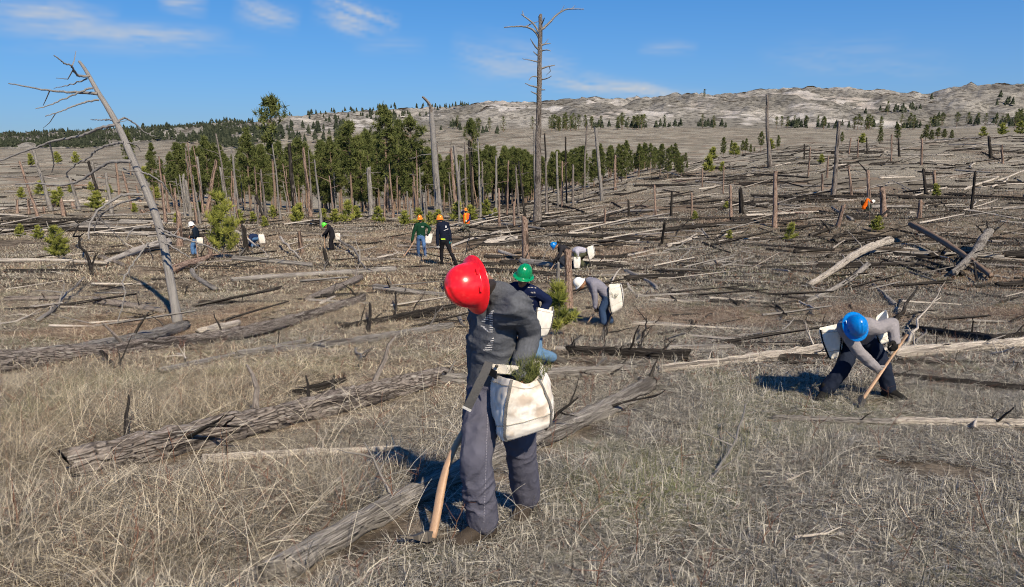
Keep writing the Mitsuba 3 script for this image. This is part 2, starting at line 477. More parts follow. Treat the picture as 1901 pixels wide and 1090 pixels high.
def add_log(a, b, r0, r1, kind, label, group=None, name='fallen_log', cat='log', sides=9, n=9, seed=None, lift=(0, 0), stubs=2, rough=.22, mat='mat_wood', sink=.25, as_parts=False):
    seed = len(USED) if seed is None else seed
    pts, rad = log_points(np.asarray(a, float), np.asarray(b, float), r0, r1, n, seed, lift, sink)
    rr = np.random.default_rng(seed + 5)
    key = thing(name, label, cat, group)
    body = [tube(pts, rad * (1 + rr.normal(0, .05, n)), sides, kind, seed, rough, jag=.8)]
    ax = unit(pts[-1] - pts[0])
    stub_sets = []
    for k in range(stubs):
        i = rr.integers(1, n - 1)
        d = unit(np.cross(ax, rr.normal(0, 1, 3)) + ax * .5)
        d[2] = abs(d[2]) + .15
        L = rr.uniform(1.5, 6) * rad[i]
        stub_sets.append(stub_mesh(pts[i], unit(d), L + rad[i], rad[i] * rr.uniform(.18, .32), kind if rr.random() < .6 else 1, seed + 11 * k, 5, rr.random() < .35))
    if as_parts and stub_sets:
        put(key, 'trunk', body[0], mat)
        for s in stub_sets:
            put(key, 'branch', join(s), 'mat_wood')
    else:
        scene[key] = (lambda m: mikit.ply(m[:2], mat, smooth=True, uv=m[2]))(join(body + [x for s in stub_sets for x in s]))
    if pts[:, 1].min() < 26:
        LOG_AXES.append((pts[0], pts[-1], max(r0, r1)))
    return key, pts, rad


def px_log(x0, y0, x1, y1, w0, w1, kind, label, group=None, **kw):
    """A log whose ends the photo shows at two pixels; w: its thickness there in pixels."""
    a, b = ground_at(x0, y0), ground_at(x1, y1)
    return add_log(a, b, w0 / 2 / ppm(a), w1 / 2 / ppm(b), kind, label, group, **kw)


HERO = dict(mat='mat_bark', sides=26, n=46, rough=.42, as_parts=True)
BLE, CHA, RED, BAR, GRE, LIV, SIL = 0, 1, 2, 3, 4, 5, 6
px_log(140, 884, 822, 706, 66, 36, BAR, 'thick grey-brown bark log running from the lower left to the red-helmeted man', stubs=4, **{**HERO, 'n': 80})
px_log(512, 1084, 1206, 722, 52, 30, GRE, 'long weathered grey log lying behind the boots of the man in the red hard hat', stubs=4, **{**HERO, 'n': 70})
px_log(378, 860, 560, 846, 18, 15, BLE, 'short bleached log in the grass just below the thick bark log', stubs=1, **{**HERO, 'n': 24})
px_log(560, 848, 740, 836, 18, 10, BLE, 'broken pale log pointing at the shadow of the man in the red hard hat', stubs=2, **{**HERO, 'n': 20})
px_log(815, 714, 905, 712, 26, 20, GRE, 'hollow broken log end beside the thigh of the man in the red hard hat', stubs=1, **{**HERO, 'n': 14})
px_log(-40, 704, 672, 560, 44, 16, BAR, 'long bark log crossing the grass below the foot of the leaning bleached snag', stubs=4, **{**HERO, 'n': 60})
px_log(92, 668, 342, 612, 26, 22, GRE, 'cracked grey log lying against the long bark log below the leaning snag', stubs=2, **{**HERO, 'n': 30})
px_log(376, 624, 442, 606, 20, 14, BLE, 'short white log lying on the long bark log below the leaning snag', stubs=0, **{**HERO, 'n': 10})
px_log(300, 700, 566, 640, 12, 10, GRE, 'thin grey log half sunk in the grass behind the thick bark log', stubs=2, n=18, sides=12)
px_log(440, 668, 835, 610, 18, 14, GRE, 'straight grey log ending behind the elbow of the man in the red hard hat', stubs=3, **{**HERO, 'n': 36})
px_log(640, 612, 848, 574, 14, 16, CHA, 'dark charred log just behind the red hard hat', stubs=4, **{**HERO, 'n': 24})
px_log(542, 738, 642, 710, 16, 12, CHA, 'short dark piece of log in the grass above the thick bark log', stubs=1, **{**HERO, 'n': 14})
px_log(573, 560, 668, 520, 14, 14, BAR, 'dark log slanting away through pale grass behind the long bark log', stubs=2, n=16, sides=12)
px_log(431, 524, 735, 504, 9, 12, GRE, 'thin grey log lying level in the pale grass beyond the slanting dark log', stubs=3, n=16, sides=12)
px_log(1000, 706, 1172, 694, 24, 18, GRE, 'grey log with a rusty underside beside the boot of the green-helmeted worker', stubs=2, **{**HERO, 'n': 20})
px_log(1056, 660, 1272, 672, 20, 26, CHA, 'black burnt log lying in front of the worker in the white hard hat', stubs=5, **{**HERO, 'n': 30})
px_log(1225, 692, 1545, 660, 16, 24, BLE, 'pale flaking log ending at the knees of the digging blue-helmeted worker', stubs=4, **{**HERO, 'n': 40})
px_log(1655, 668, 1960, 640, 22, 22, BLE, 'pale log with orange rot beyond the digging blue-helmeted worker', stubs=3, **{**HERO, 'n': 30})
px_log(1436, 778, 1660, 788, 10, 14, GRE, 'thin dark split log in front of the digging blue-helmeted worker', stubs=2, **{**HERO, 'n': 30})
px_log(1655, 788, 1900, 794, 14, 20, BLE, 'pale split log at the right edge in front of the digging blue-helmeted worker', stubs=3, **{**HERO, 'n': 30})
px_log(1655, 700, 1915, 726, 12, 12, CHA, 'thin dark log running to the right edge from the digging blue-helmeted worker', stubs=3, n=22, sides=12)
px_log(1650, 676, 1915, 682, 8, 10, CHA, 'slim dark log lying just beyond the thin dark log at the right edge', stubs=2, n=18, sides=10)
px_log(1690, 612, 1850, 640, 14, 16, CHA, 'burnt black log with a raised spur to the right of the blue hard hat', stubs=3, n=18, sides=14, lift=(0, .05))
px_log(1835, 636, 1930, 628, 16, 18, CHA, 'burnt black log at the right edge level with the blue hard hat', stubs=2, n=12, sides=14)
k, p, r = px_log(1500, 534, 1650, 470, 10, 15, BLE, 'bleached log propped up at its far end on the right-hand slope', stubs=3, lift=(0, .45), n=22, sides=16, rough=.25, mat='mat_bark')
px_log(1500, 562, 1610, 502, 8, 10, GRE, 'grey branchy log lying in front of the propped bleached log', stubs=6, n=14, sides=10, lift=(0, .12))
px_log(1688, 446, 1838, 522, 12, 10, LIV, 'straight brown log propped across others on the right-hand slope', stubs=2, lift=(.85, .05), n=22, sides=16, mat='mat_wood')
px_log(1768, 516, 1832, 462, 13, 16, GRE, 'thick grey log standing up behind the straight brown propped log', stubs=2, lift=(.0, .75), n=16, sides=16, mat='mat_bark')
px_log(0, 488, 200, 492, 9, 8, BLE, 'bleached log lying level at the left edge beyond the leaning snag', stubs=2, n=14, sides=10)
px_log(196, 492, 310, 462, 9, 16, BLE, 'thick bleached log just left of the leaning snag', stubs=2, n=14, sides=12, lift=(0, .15))
px_log(322, 508, 394, 484, 16, 14, RED, 'rotten orange-brown log lying behind the leaning snag', stubs=3, n=14, sides=12)
px_log(357, 506, 400, 541, 9, 10, GRE, 'grey log pointing at the camera to the right of the leaning snag', stubs=2, n=14, sides=10)
px_log(432, 484, 580, 496, 12, 8, GRE, 'grey splintered log in front of the young bushy pine', stubs=6, n=14, sides=10)
px_log(836, 460, 930, 432, 6, 5, BLE, 'curved bleached branch log behind the man in the navy hoodie', stubs=3, n=12, sides=8, name='fallen_log')
px_log(900, 456, 958, 446, 10, 9, BLE, 'bleached log beside the tall reddish stump behind the green hard hat', stubs=4, n=10, sides=10)
px_log(970, 492, 1052, 502, 16, 12, GRE, 'grey cracked log in front of the dark-shirted worker with the small blue hard hat', stubs=3, n=14, sides=12)
px_log(1010, 608, 1066, 596, 30, 26, GRE, 'short thick grey log beside the bright young pine', stubs=0, **{**HERO, 'n': 12})

G1 = ('dark charred log among the many lying on the right-hand slope', 'charred logs on the right-hand slope')
G2 = ('weathered grey log among the many lying on the right-hand slope', 'grey logs on the right-hand slope')
G3 = ('bleached pale log among the many lying on the right-hand slope', 'bleached logs on the right-hand slope')
G4 = ('fallen log on the brown slope at the left', 'fallen logs on the left-hand slope')
G5 = ('fallen log in the dry grass among the scattered workers', 'fallen logs in the middle of the clearing')
G6 = ('fallen log in the grass on the near right side', 'fallen logs on the near right side')
GK = {CHA: G1, GRE: G2, BLE: G3, RED: G1}


def crop(ox, oy, s, rows):
    for x0, y0, x1, y1, w, k in rows:
        px_log(ox + x0 / s, oy + y0 / s, ox + x1 / s, oy + y1 / s, w, w * .8, k, *GK[k], sides=8, n=8, stubs=rng.integers(1, 5), rough=.25)


crop(1480, 140, 3.893, [(360, 560, 620, 560, 5, CHA), (350, 558, 560, 522, 3, GRE), (665, 582, 1000, 580, 4, GRE), (650, 562, 830, 522, 3, GRE), (830, 492, 1140, 472, 3, GRE), (1000, 472, 1330, 452, 3, GRE),
    (1100, 505, 1480, 508, 3, GRE), (1080, 552, 1340, 537, 4, CHA), (1390, 645, 1639, 617, 4, GRE), (870, 638, 1150, 657, 3, CHA), (1255, 668, 1340, 622, 4, BLE), (1210, 832, 1450, 740, 5, BLE), (1250, 750, 1450, 740, 5, GRE),
    (1450, 765, 1639, 695, 4, BLE), (1405, 812, 1520, 745, 4, BLE), (640, 795, 1000, 745, 4, GRE), (1000, 745, 1270, 705, 4, GRE), (800, 882, 1080, 815, 3, BLE), (330, 855, 620, 795, 3, GRE), (0, 722, 260, 662, 3, GRE), (260, 662, 350, 647, 4, BLE),
    (1140, 690, 1400, 708, 4, GRE), (440, 875, 640, 884, 3, CHA), (640, 892, 1000, 884, 4, CHA), (1060, 866, 1660, 895, 5, CHA), (650, 1003, 1130, 990, 5, CHA), (150, 985, 300, 1012, 4, CHA), (250, 1034, 880, 1038, 3, CHA), (0, 642, 160, 648, 3, CHA),
    (120, 603, 240, 608, 3, CHA), (400, 603, 600, 593, 3, CHA), (690, 545, 900, 510, 3, GRE), (1200, 980, 1450, 900, 3, BLE), (1260, 960, 1290, 915, 3, BLE), (1330, 560, 1460, 620, 3, CHA), (0, 550, 130, 545, 3, CHA)])
crop(1100, 140, 3.893, [(0, 1058, 240, 1062, 6, CHA), (240, 1062, 750, 1053, 5, CHA), (780, 775, 1110, 750, 5, CHA), (370, 803, 500, 808, 4, CHA), (130, 832, 250, 778, 4, CHA), (200, 873, 390, 828, 4, CHA), (510, 833, 630, 853, 3, CHA), (580, 763, 680, 775, 3, RED),
    (770, 828, 885, 813, 4, BLE), (640, 935, 960, 908, 5, CHA), (960, 908, 1000, 884, 5, CHA), (810, 683, 1110, 660, 4, CHA), (600, 718, 900, 738, 3, CHA), (1150, 720, 1557, 745, 4, CHA), (1060, 790, 1557, 775, 4, CHA), (1330, 890, 1557, 845, 4, CHA),
    (1180, 940, 1400, 918, 4, GRE), (1330, 995, 1557, 1005, 5, RED), (1000, 1050, 1150, 1055, 4, CHA), (310, 948, 400, 955, 4, RED), (140, 925, 210, 968, 4, CHA), (1300, 588, 1450, 583, 3, CHA), (1320, 663, 1430, 633, 3, BLE), (1150, 578, 1330, 558, 3, GRE),
    (620, 663, 950, 603, 3, GRE), (500, 683, 700, 658, 3, BLE), (300, 704, 500, 678, 3, GRE), (1380, 564, 1557, 548, 4, CHA), (730, 690, 790, 660, 2, BLE), (0, 840, 60, 868, 3, CHA), (60, 865, 200, 840, 3, GRE)])
crop(1400, 380, 3.633, [(0, 243, 830, 218, 4, CHA), (830, 218, 1300, 213, 4, CHA), (120, 153, 560, 143, 3, CHA), (600, 93, 1080, 98, 4, CHA), (0, 278, 470, 303, 5, CHA), (90, 308, 250, 323, 5, CHA), (950, 345, 1310, 380, 8, CHA),
    (1030, 395, 1260, 455, 7, CHA), (1380, 400, 1820, 430, 5, GRE), (870, 378, 1200, 490, 6, CHA), (1050, 460, 1230, 520, 4, GRE), (1620, 228, 1820, 245, 5, CHA), (1690, 123, 1820, 118, 4, CHA), (220, 803, 500, 815, 9, CHA), (1500, 470, 1720, 500, 4, GRE)])
crop(800, 370, 3.168, [(330, 250, 490, 220, 5, BLE), (905, 138, 1150, 135, 5, CHA), (1150, 140, 1550, 130, 4, CHA), (880, 195, 1050, 150, 3, GRE), (1160, 340, 1560, 205, 5, BLE), (1390, 275, 1600, 215, 5, BLE), (1210, 250, 1270, 220, 4, BLE), (1300, 420, 1750, 470, 6, CHA), (1150, 435, 1330, 540, 9, GRE),
    (960, 350, 1150, 345, 7, CHA), (1450, 380, 1530, 280, 4, GRE), (720, 35, 900, 80, 5, CHA), (260, 80, 560, 40, 4, CHA), (420, 150, 670, 180, 5, GRE), (940, 280, 1150, 262, 4, CHA), (1600, 262, 1760, 320, 5, CHA), (1360, 200, 1490, 160, 6, CHA), (1700, 405, 1901, 340, 4, GRE), (1760, 130, 1901, 125, 3, CHA)])


def scatter_logs(count, pxr, yr, group, kinds, len_r, rad_r, seed, spread=.42, dens=1.0):
    """Random fall of timber, most of it lying across the slope."""
    r = np.random.default_rng(seed)
    n = 0
    while n < count:
        y = math.exp(r.uniform(math.log(yr[0]), math.log(yr[1]))) if dens == 1 else r.uniform(*yr)
        c = stand(r.uniform(*pxr), y)
        L = r.uniform(*len_r)
        th = r.normal(.12, spread) + (r.random() < .2) * r.normal(0, .7)
        d = np.array([math.cos(th), math.sin(th), 0]) * L / 2
        kind = kinds[r.integers(len(kinds))]
        rad = r.uniform(*rad_r)
        g = GK[kind] if group is None else group
        add_log(c - d, c + d, rad, rad * r.uniform(.4, .8), kind, *g, sides=7, n=7, stubs=int(r.integers(0, 5)), rough=.25, seed=seed * 1000 + n)
        n += 1


scatter_logs(70, (900, 1960), (44, 175), None, [CHA, CHA, CHA, CHA, CHA, GRE, BLE], (3.5, 10), (.09, .2), 21)
scatter_logs(26, (900, 1960), (23, 44), None, [CHA, CHA, GRE, BLE], (2, 6), (.06, .15), 22)
scatter_logs(46, (-60, 420), (48, 210), G4, [CHA, GRE, GRE, BLE, RED], (4, 10), (.1, .22), 23)
scatter_logs(26, (60, 900), (19, 62), G5, [GRE, GRE, CHA, CHA, BAR], (1.2, 4.2), (.05, .13), 24, spread=.7)
scatter_logs(12, (1120, 1930), (10, 23), G6, [GRE, CHA, BLE], (1, 3.5), (.03, .09), 25)


# smaller fallen timber past the limit for single logs: one mesh
def small_timber():
    r = np.random.default_rng(31)
    out = []
    for n_, pxr, yr, lr, rr_ in ((780, (860, 1990), (40, 185), (.7, 5), (.025, .10)), (300, (1000, 1990), (100, 185), (1.5, 7), (.05, .13)), (260, (1050, 1990), (20, 48), (.5, 3), (.015, .06)), (160, (-80, 430), (45, 220), (2, 6), (.05, .12)), (190, (60, 1000), (17, 66), (.6, 2.6), (.02, .06)),
                               (140, (1050, 1950), (12, 42), (.5, 2.5), (.015, .05)), (120, (420, 1100), (60, 95), (2, 5), (.04, .1))):
        for k in range(n_):
            y = math.exp(r.uniform(math.log(yr[0]), math.log(yr[1])))
            c = stand(r.uniform(*pxr), y)
            L, th = r.uniform(*lr), r.normal(.1, .5) + (r.random() < .4) * r.normal(0, 1.1)
            d = np.array([math.cos(th), math.sin(th), 0]) * L / 2
            rad = r.uniform(*rr_)
            kind = [CHA, CHA, CHA, GRE, CHA, BLE][r.integers(6)]
            pts, rd = log_points(c - d, c + d, rad, rad * .5, 5, k, (0, (r.random() < .25) * L * .15), .2)
            out.append(tube(pts, rd, 5, kind, k, .2))
    m = join(out)
    scene['branch_litter'] = mikit.ply(m[:2], 'mat_wood', smooth=True, uv=m[2])
    tell('branch_litter', 'small broken branches and sticks littering the slopes', 'branches', kind='stuff')


small_timber()


# loose branches one can pick out in the near grass
def px_branch(label, pts, w, kind=GRE, group=None, lift=None, name='fallen_branch', twigs=3):
    P = [ground_at(x, y) for x, y in pts]
    for i, p in enumerate(P):
        p[2] += (lift[i] if lift else .04)
    w = w / 2 / ppm(P[0])
    seed = len(USED)
    q = np.vstack([wander(P[i], P[i + 1], 5, .03, seed + i)[:-1] for i in range(len(P) - 1)] + [[P[-1]]])
    out = [tube(q, np.linspace(w, w * .35, len(q)), 7, kind, seed, .2)]
    r = np.random.default_rng(seed)
    for k in range(twigs):
        i = r.integers(1, len(q) - 1)
        d = unit(r.normal(0, 1, 3) * [1, 1, .5] + [0, 0, .3])
        out.append(tube(wander(q[i], q[i] + d * w * r.uniform(8, 18), 4, .08, seed + k), np.linspace(w * .5, w * .15, 4), 5, kind, seed + k, .15))
    key = thing(name, label, 'branch', group)
    m = join(out)
    scene[key] = mikit.ply(m[:2], 'mat_wood', smooth=True, uv=m[2])


px_branch('curved grey branch standing out of the short grass in the open right foreground', [(1308, 905), (1335, 878), (1365, 845), (1380, 808)], 9, GRE, lift=[.01, .05, .14, .3])
px_branch('long pale branch leaning over the grass at the left, above the long bark log', [(70, 598), (110, 572), (158, 532)], 9, GRE, lift=[.02, .1, .3])
px_branch('pale curved branch lying at the left edge below the leaning branch', [(-20, 610), (30, 600), (78, 582)], 6, BLE)
px_branch('dark crooked branch standing up to the left of the leaning snag', [(172, 516), (168, 500), (152, 468), (140, 442)], 8, CHA, lift=[0, .25, .75, 1.2])
px_branch('dark sharp stick stuck in the grass on the near side of the thick bark log', [(240, 836), (238, 818), (246, 800)], 12, CHA, lift=[.0, .18, .36], twigs=0)
px_branch('dark splinter standing out of the thick bark log near its middle', [(578, 772), (571, 752)], 9, CHA, lift=[.1, .34], twigs=0)
px_branch('white slanting branch behind the hoe of the digging worker in the blue hard hat', [(1668, 650), (1700, 614), (1742, 588)], 8, BLE, lift=[.0, .25, .5], twigs=1)
px_branch('dark forked branch rising to the right of the blue hard hat', [(1650, 612), (1676, 590), (1700, 562)], 11, CHA, lift=[.0, .15, .45], twigs=1)
px_branch('pale stick lying in the short grass near the bottom of the right foreground', [(1474, 1010), (1530, 1003), (1560, 990)], 7, BLE)
px_branch('thin pale stick lying above the small white stones in the right foreground', [(1460, 902), (1482, 893), (1506, 882)], 5, BLE)
px_branch('short pale peg lying beside the split log at the right edge', [(1808, 800), (1814, 780)], 7, BLE, twigs=0)
px_branch('dark stick lying on the grass left of the long bark log', [(190, 672), (212, 690), (232, 706)], 9, CHA, lift=[.15, .08, .02])
px_branch('black stick poking up in front of the white hard hat worker', [(1122, 640), (1126, 622), (1134, 604)], 8, CHA, lift=[0, .12, .3])
px_branch('black stick standing on the burnt log in front of the white hard hat worker', [(1188, 650), (1193, 632), (1198, 612)], 7, CHA, lift=[.05, .16, .32])
px_branch('pale branch bending over the grass right of the green hard hat worker in black', [(618, 456), (650, 470), (668, 492), (680, 500)], 5, GRE, lift=[.5, .35, .15, 0])
px_branch('pale stick leaning across the splintered grey log', [(440, 462), (470, 470), (498, 482)], 5, BLE, lift=[.9, .5, .1])
px_branch('pale stick leaning up in front of the young bushy pine', [(408, 452), (418, 430), (430, 416)], 5, BLE, lift=[.5, .9, 1.4])
px_branch('pale crossed stick lying in front of the red stump', [(522, 458), (540, 474), (560, 484)], 5, BLE, lift=[.5, .25, .05])
for q, (a, b) in enumerate([((60, 420), (100, 470)), ((1480, 560), (1520, 590)), ((1430, 560), (1460, 600)), ((1440, 620), (1475, 605)), ((1700, 470), (1760, 488)), ((1560, 470), (1620, 455)), ((660, 650), (672, 690)), ((330, 660), (352, 690)),
                          ((1130, 700), (1165, 690)), ((1700, 640), (1730, 610)), ((1840, 660), (1880, 668)), ((250, 590), (280, 600)), ((640, 470), (700, 466)), ((700, 480), (745, 476)), ((860, 470), (900, 455)), ((1230, 470), (1290, 450))]):
    px_branch('grey dead branch among others in the dry grass', [a, ((a[0] + b[0]) / 2 + 4, (a[1] + b[1]) / 2), b], 5, [GRE, BLE, CHA][q % 3], 'dead branches in the dry grass', lift=[.02, .1, .2])


# ------------------------------------------------------------------ standing dead trees
def snag(label, base, top_h, r0, r1, kind, lean=(0, 0), branches=(), group=None, cat='dead tree', name='dead_tree', sides=10, n=14, seed=None, bend=.01, mat='mat_wood', rough=.12):
    """base: ground point; lean: where the top stands, sideways and away, in metres; branches: (height share, direction, length, radius, droop)."""
    seed = len(USED) if seed is None else seed
    base = np.asarray(base, float)
    pts = wander(base - [0, 0, .15], base + [lean[0], lean[1], top_h], n, bend, seed)
    t = np.linspace(0, 1, n)
    rad = r0 + (r1 - r0) * t ** .85 + r0 * .35 * np.exp(-t * top_h / max(r0 * 3, .1))
    key = thing(name, label, cat, group)
    body = tube(pts, rad, sides, kind, seed, rough, jag=.8)
    if not len(branches):
        scene[key] = mikit.ply(body[:2], mat, smooth=True, uv=body[2])
        return key, pts
    put(key, 'trunk', body, mat)
    r = np.random.default_rng(seed)
    for h, d, L, br, droop in branches:
        p = np.array([np.interp(h, t, pts[:, k]) for k in range(3)])
        q = wander(p, p + np.asarray(d, float) * L, 8, .035, int(r.integers(1e6)), -droop)
        m = [tube(q, np.linspace(br, br * .22, 8), 6, kind, seed + int(h * 99), .12)]
        for _ in range(int(L > .4) * int(r.integers(1, 4))):
            i = int(r.integers(3, 7))
            dd = unit(np.asarray(d) + r.normal(0, .7, 3))
            m.append(tube(wander(q[i], q[i] + dd * L * r.uniform(.15, .4), 5, .05, int(r.integers(1e6))), np.linspace(br * .4, br * .1, 5), 4, kind, seed, .1))
        put(key, 'branch', join(m), 'mat_wood')
    return key, pts


def path_branch(key, base_y, pts, w0, w1, kind, dys=None, side=()):
    """A long bare branch followed through the pixels where the photo shows it, at forward distance base_y + dys."""
    P = np.array([at(x, y, base_y + (dys[i] if dys else 0)) for i, (x, y) in enumerate(pts)])
    s = np.linspace(0, 1, len(P))
    q = np.stack([PchipInterpolator(s, P[:, k])(np.linspace(0, 1, 6 * len(P))) for k in range(3)], 1)
    seed = len(USED)
    q[1:-1] += np.random.default_rng(seed).normal(0, .008, (len(q) - 2, 3))
    pm = ppm(P[0])
    m = [tube(q, np.linspace(w0 / 2 / pm, w1 / 2 / pm, len(q)), 7, kind, seed, .1)]
    for sp in side:
        k0 = int(np.argmin([math.hypot(*(np.array(project(c)) - sp[0])) for c in q]))
        Q = np.array([at(x, y, q[k0][1] + .2 * i) for i, (x, y) in enumerate(sp)])
        Q[0] = q[k0]
        m.append(tube(Q if len(Q) > 2 else wander(Q[0], Q[1], 5, .05, seed), np.linspace(w1 / 1.6 / pm, w1 / 4 / pm, len(Q) if len(Q) > 2 else 5), 5, kind, seed, .1))
    put(key, 'branch', join(m), 'mat_wood')


# the leaning bleached snag
b0 = ground_at(331, 600)
LY = b0[1]
spine = [(331, 606), (318, 530), (304, 456), (289, 400), (268, 345), (243, 288), (222, 240), (200, 200), (180, 168), (160, 132), (147, 114)]
P = np.array([at(x, y, LY + .012 * (606 - y) * .4) for x, y in spine])
s = np.linspace(0, 1, len(P))
Q = np.stack([PchipInterpolator(s, P[:, k])(np.linspace(0, 1, 44)) for k in range(3)], 1)
key = thing('dead_tree', 'bleached bare dead tree leaning far to the left with long thin branches', 'dead tree')
pm = ppm(b0)
put(key, 'trunk', tube(Q, np.interp(np.linspace(0, 1, 44), [0, .05, .5, .8, 1], [10 / pm, 8.0 / pm, 6.6 / pm, 4.4 / pm, 2.4 / pm]), 18, SIL, 3, .07), 'mat_wood')
for pts, w0, w1, side in [
    ([(166, 140), (146, 141), (138, 133), (131, 122), (118, 116), (100, 103)], 5, 2, [[(132, 124), (138, 112), (141, 95)], [(133, 132), (126, 147), (104, 145)]]),
    ([(180, 174), (150, 172), (110, 170), (60, 163), (16, 155)], 6, 2, [[(90, 171), (84, 188), (80, 196)]]),
    ([(172, 164), (140, 174), (100, 192), (66, 202)], 4, 1.5, []), ([(162, 146), (130, 157), (100, 164)], 3, 1.2, []),
    ([(184, 186), (150, 192), (120, 204), (84, 216)], 4, 1.5, [[(102, 211), (92, 228), (80, 238)]]),
    ([(208, 222), (190, 223), (168, 222)], 3, 1.2, []), ([(212, 232), (180, 240), (150, 252), (100, 262), (60, 276), (0, 298), (-40, 306)], 6, 3, [[(90, 264), (97, 284), (100, 306), (96, 320)]]),
    ([(218, 228), (232, 220), (248, 228), (270, 246), (290, 254)], 4, 1.5, [[(224, 234), (236, 224)]]),
    ([(228, 264), (205, 268), (180, 278), (165, 292), (140, 306), (124, 322), (126, 330)], 5, 2, []), ([(238, 266), (252, 270), (262, 282)], 3, 1.2, []),
    ([(242, 300), (210, 300), (180, 314), (150, 334), (110, 344), (60, 341), (28, 343)], 7, 2.5, []),
    ([(254, 318), (235, 316), (228, 308)], 3, 1.2, []), ([(262, 320), (282, 327), (305, 344), (315, 360), (325, 376)], 4, 1.8, []),
    ([(264, 360), (230, 362), (200, 378), (176, 398), (166, 420), (165, 444)], 6, 2.5, [[(178, 396), (190, 410), (220, 440), (240, 462)]]),
    ([(266, 368), (240, 372), (205, 386), (185, 404), (175, 430)], 5, 2, [[(200, 388), (160, 410), (100, 440)]]),
    ([(280, 422), (260, 422), (240, 432), (236, 446)], 4, 1.5, []), ([(291, 420), (310, 430), (330, 440), (345, 446)], 5, 2, [[(322, 436), (334, 424)]]),
    ([(296, 432), (330, 440), (370, 452), (395, 462), (412, 474)], 5, 2, []), ([(300, 448), (320, 458), (340, 470), (352, 478)], 4, 1.5, [[(310, 452), (318, 480)]]),
    ([(276, 450), (262, 470), (240, 500), (228, 520), (232, 545), (218, 600)], 4, 2, []), ([(272, 452), (280, 470), (285, 482)], 3, 1.5, [])]:
    path_branch(key, LY - .05, pts, w0, w1, SIL, [.0 + .18 * i * (1 if len(pts) % 2 else -1) for i in range(len(pts))], side)

# the tall snag in the middle
b0 = stand(997, 61.0)
H = at(1003, 30, 61.0)[2] - b0[2]
key, tp = snag('tall bare dead pine with a forked crown towering above everything in the middle', b0, H, .31, .15, BAR, lean=(at(1003, 30, 61)[0] - b0[0], 0), sides=16, n=30, bend=.004, mat='mat_bark', branches=[(.03, (1, 0, .4), .1, .05, 0)])
for pts, w0, w1, side in [
    ([(1002, 75), (990, 56), (968, 49), (936, 51)], 5, 2, [[(975, 50), (988, 43), (1000, 40)]]), ([(1000, 60), (990, 44), (978, 34), (968, 27)], 4, 2, [[(972, 30), (970, 20)]]),
    ([(1004, 57), (1020, 42), (1036, 26), (1056, 17), (1084, 17)], 5, 1.5, [[(1040, 22), (1048, 10)], [(1060, 17), (1068, 10)]]), ([(1003, 50), (1008, 40), (1011, 33)], 3, 1.5, []),
    ([(1003, 86), (1012, 82), (1022, 81)], 4, 1.5, [[(1012, 82), (1018, 72)]]), ([(1000, 92), (992, 84), (985, 72)], 4, 1.5, []), ([(1004, 95), (1014, 93), (1022, 95)], 3, 1.2, []),
    ([(1000, 104), (990, 96)], 3, 1.5, []), ([(999, 115), (985, 112), (970, 109)], 3, 1, []), ([(1004, 128), (1016, 124), (1030, 121)], 4, 1.5, [[(1020, 124), (1022, 132), (1014, 140)]]),
    ([(1004, 148), (1014, 146), (1024, 141)], 3, 1.2, []), ([(1000, 144), (990, 142), (982, 149)], 3, 1.2, []), ([(999, 162), (988, 160), (975, 155)], 4, 1.5, []), ([(999, 176), (992, 173), (986, 170)], 3, 1.5, []),
    ([(1004, 193), (1016, 191), (1030, 194)], 3, 1.2, []), ([(1004, 212), (1018, 209)], 3, 1.2, []), ([(999, 232), (990, 229)], 3, 1.5, []), ([(1003, 167), (1012, 167)], 3, 1.5, [])]:
    path_branch(key, 61.0, pts, w0, w1, GRE, [.0 + .3 * i * (1 if len(side) else -1) for i in range(len(pts))], side)

# the broken, crooked-topped snag
b0 = stand(815, 84)
key, tp = snag('grey dead trunk with a broken crooked top left of the tall forked dead pine', b0, at(801, 212, 84)[2] - b0[2], 0.42, .27, SIL, lean=(at(801, 212, 84)[0] - b0[0], 0), sides=14, n=20, bend=.004, branches=[(.9, (-.9, .2, .5), .8, .07, 0), (.8, (1, .2, .3), 2.2, .06, .05), (.62, (-1, .1, -.2), 2.4, .07, .1), (.75, (-1, 0, .2), 1.0, .06, 0)])
path_branch(key, 84, [(801, 218), (799, 198), (792, 187), (784, 180)], 7, 4, BAR)


def px_snag(label, bx, Y, tx, ty, w0, w1, kind, nb=0, group=None, **kw):
    b = stand(bx, Y)
    t = at(tx, ty, Y)
    s = FOC / Y / .98
    r = np.random.default_rng(int(bx * 7 + Y))
    br = [(r.uniform(.55, .97), unit([r.choice([-1, 1]) * r.uniform(.5, 1), r.normal(0, .4), r.uniform(-.3, .5)]), r.uniform(.5, 1.9), .045, r.uniform(-.05, .1)) for _ in range(nb)]
    return snag(label, b, t[2] - b[2], w0 / 2 / s, w1 / 2 / s, kind, (t[0] - b[0], r.normal(0, .3)), br, group, **kw)


px_snag('tall thin half-charred dead trunk standing alone between the middle and the right edge', 1430, 118, 1424, 178, 8, 5, BAR, 3)
px_snag('stout dead trunk burnt black at its foot, standing on the right-hand slope', 1547, 70, 1557, 226, 10, 6, BAR, 2, n=18, sides=12)
px_snag('red-barked broken trunk standing on the right-hand slope left of the stout black trunk', 1438, 47, 1443, 320, 9, 8, RED, 0, cat='dead trunk', sides=12)
px_snag('short red-barked trunk beside the black slab on the right-hand slope', 1357, 53, 1358, 345, 6, 5, RED, 0, cat='dead trunk')
px_snag('short black burnt slab standing right of the short red-barked trunk', 1378, 56, 1371, 351, 9, 7, CHA, 0, cat='burnt stump', name='tree_stump')
px_snag('red-barked stump standing beside the bent worker in the orange vest', 1641, 51, 1636, 350, 11, 9, RED, 0, cat='stump', name='tree_stump', sides=12)
px_snag('leaning brown stump left of the bent worker in the orange vest', 1554, 47, 1560, 380, 8, 7, RED, 0, cat='stump', name='tree_stump')
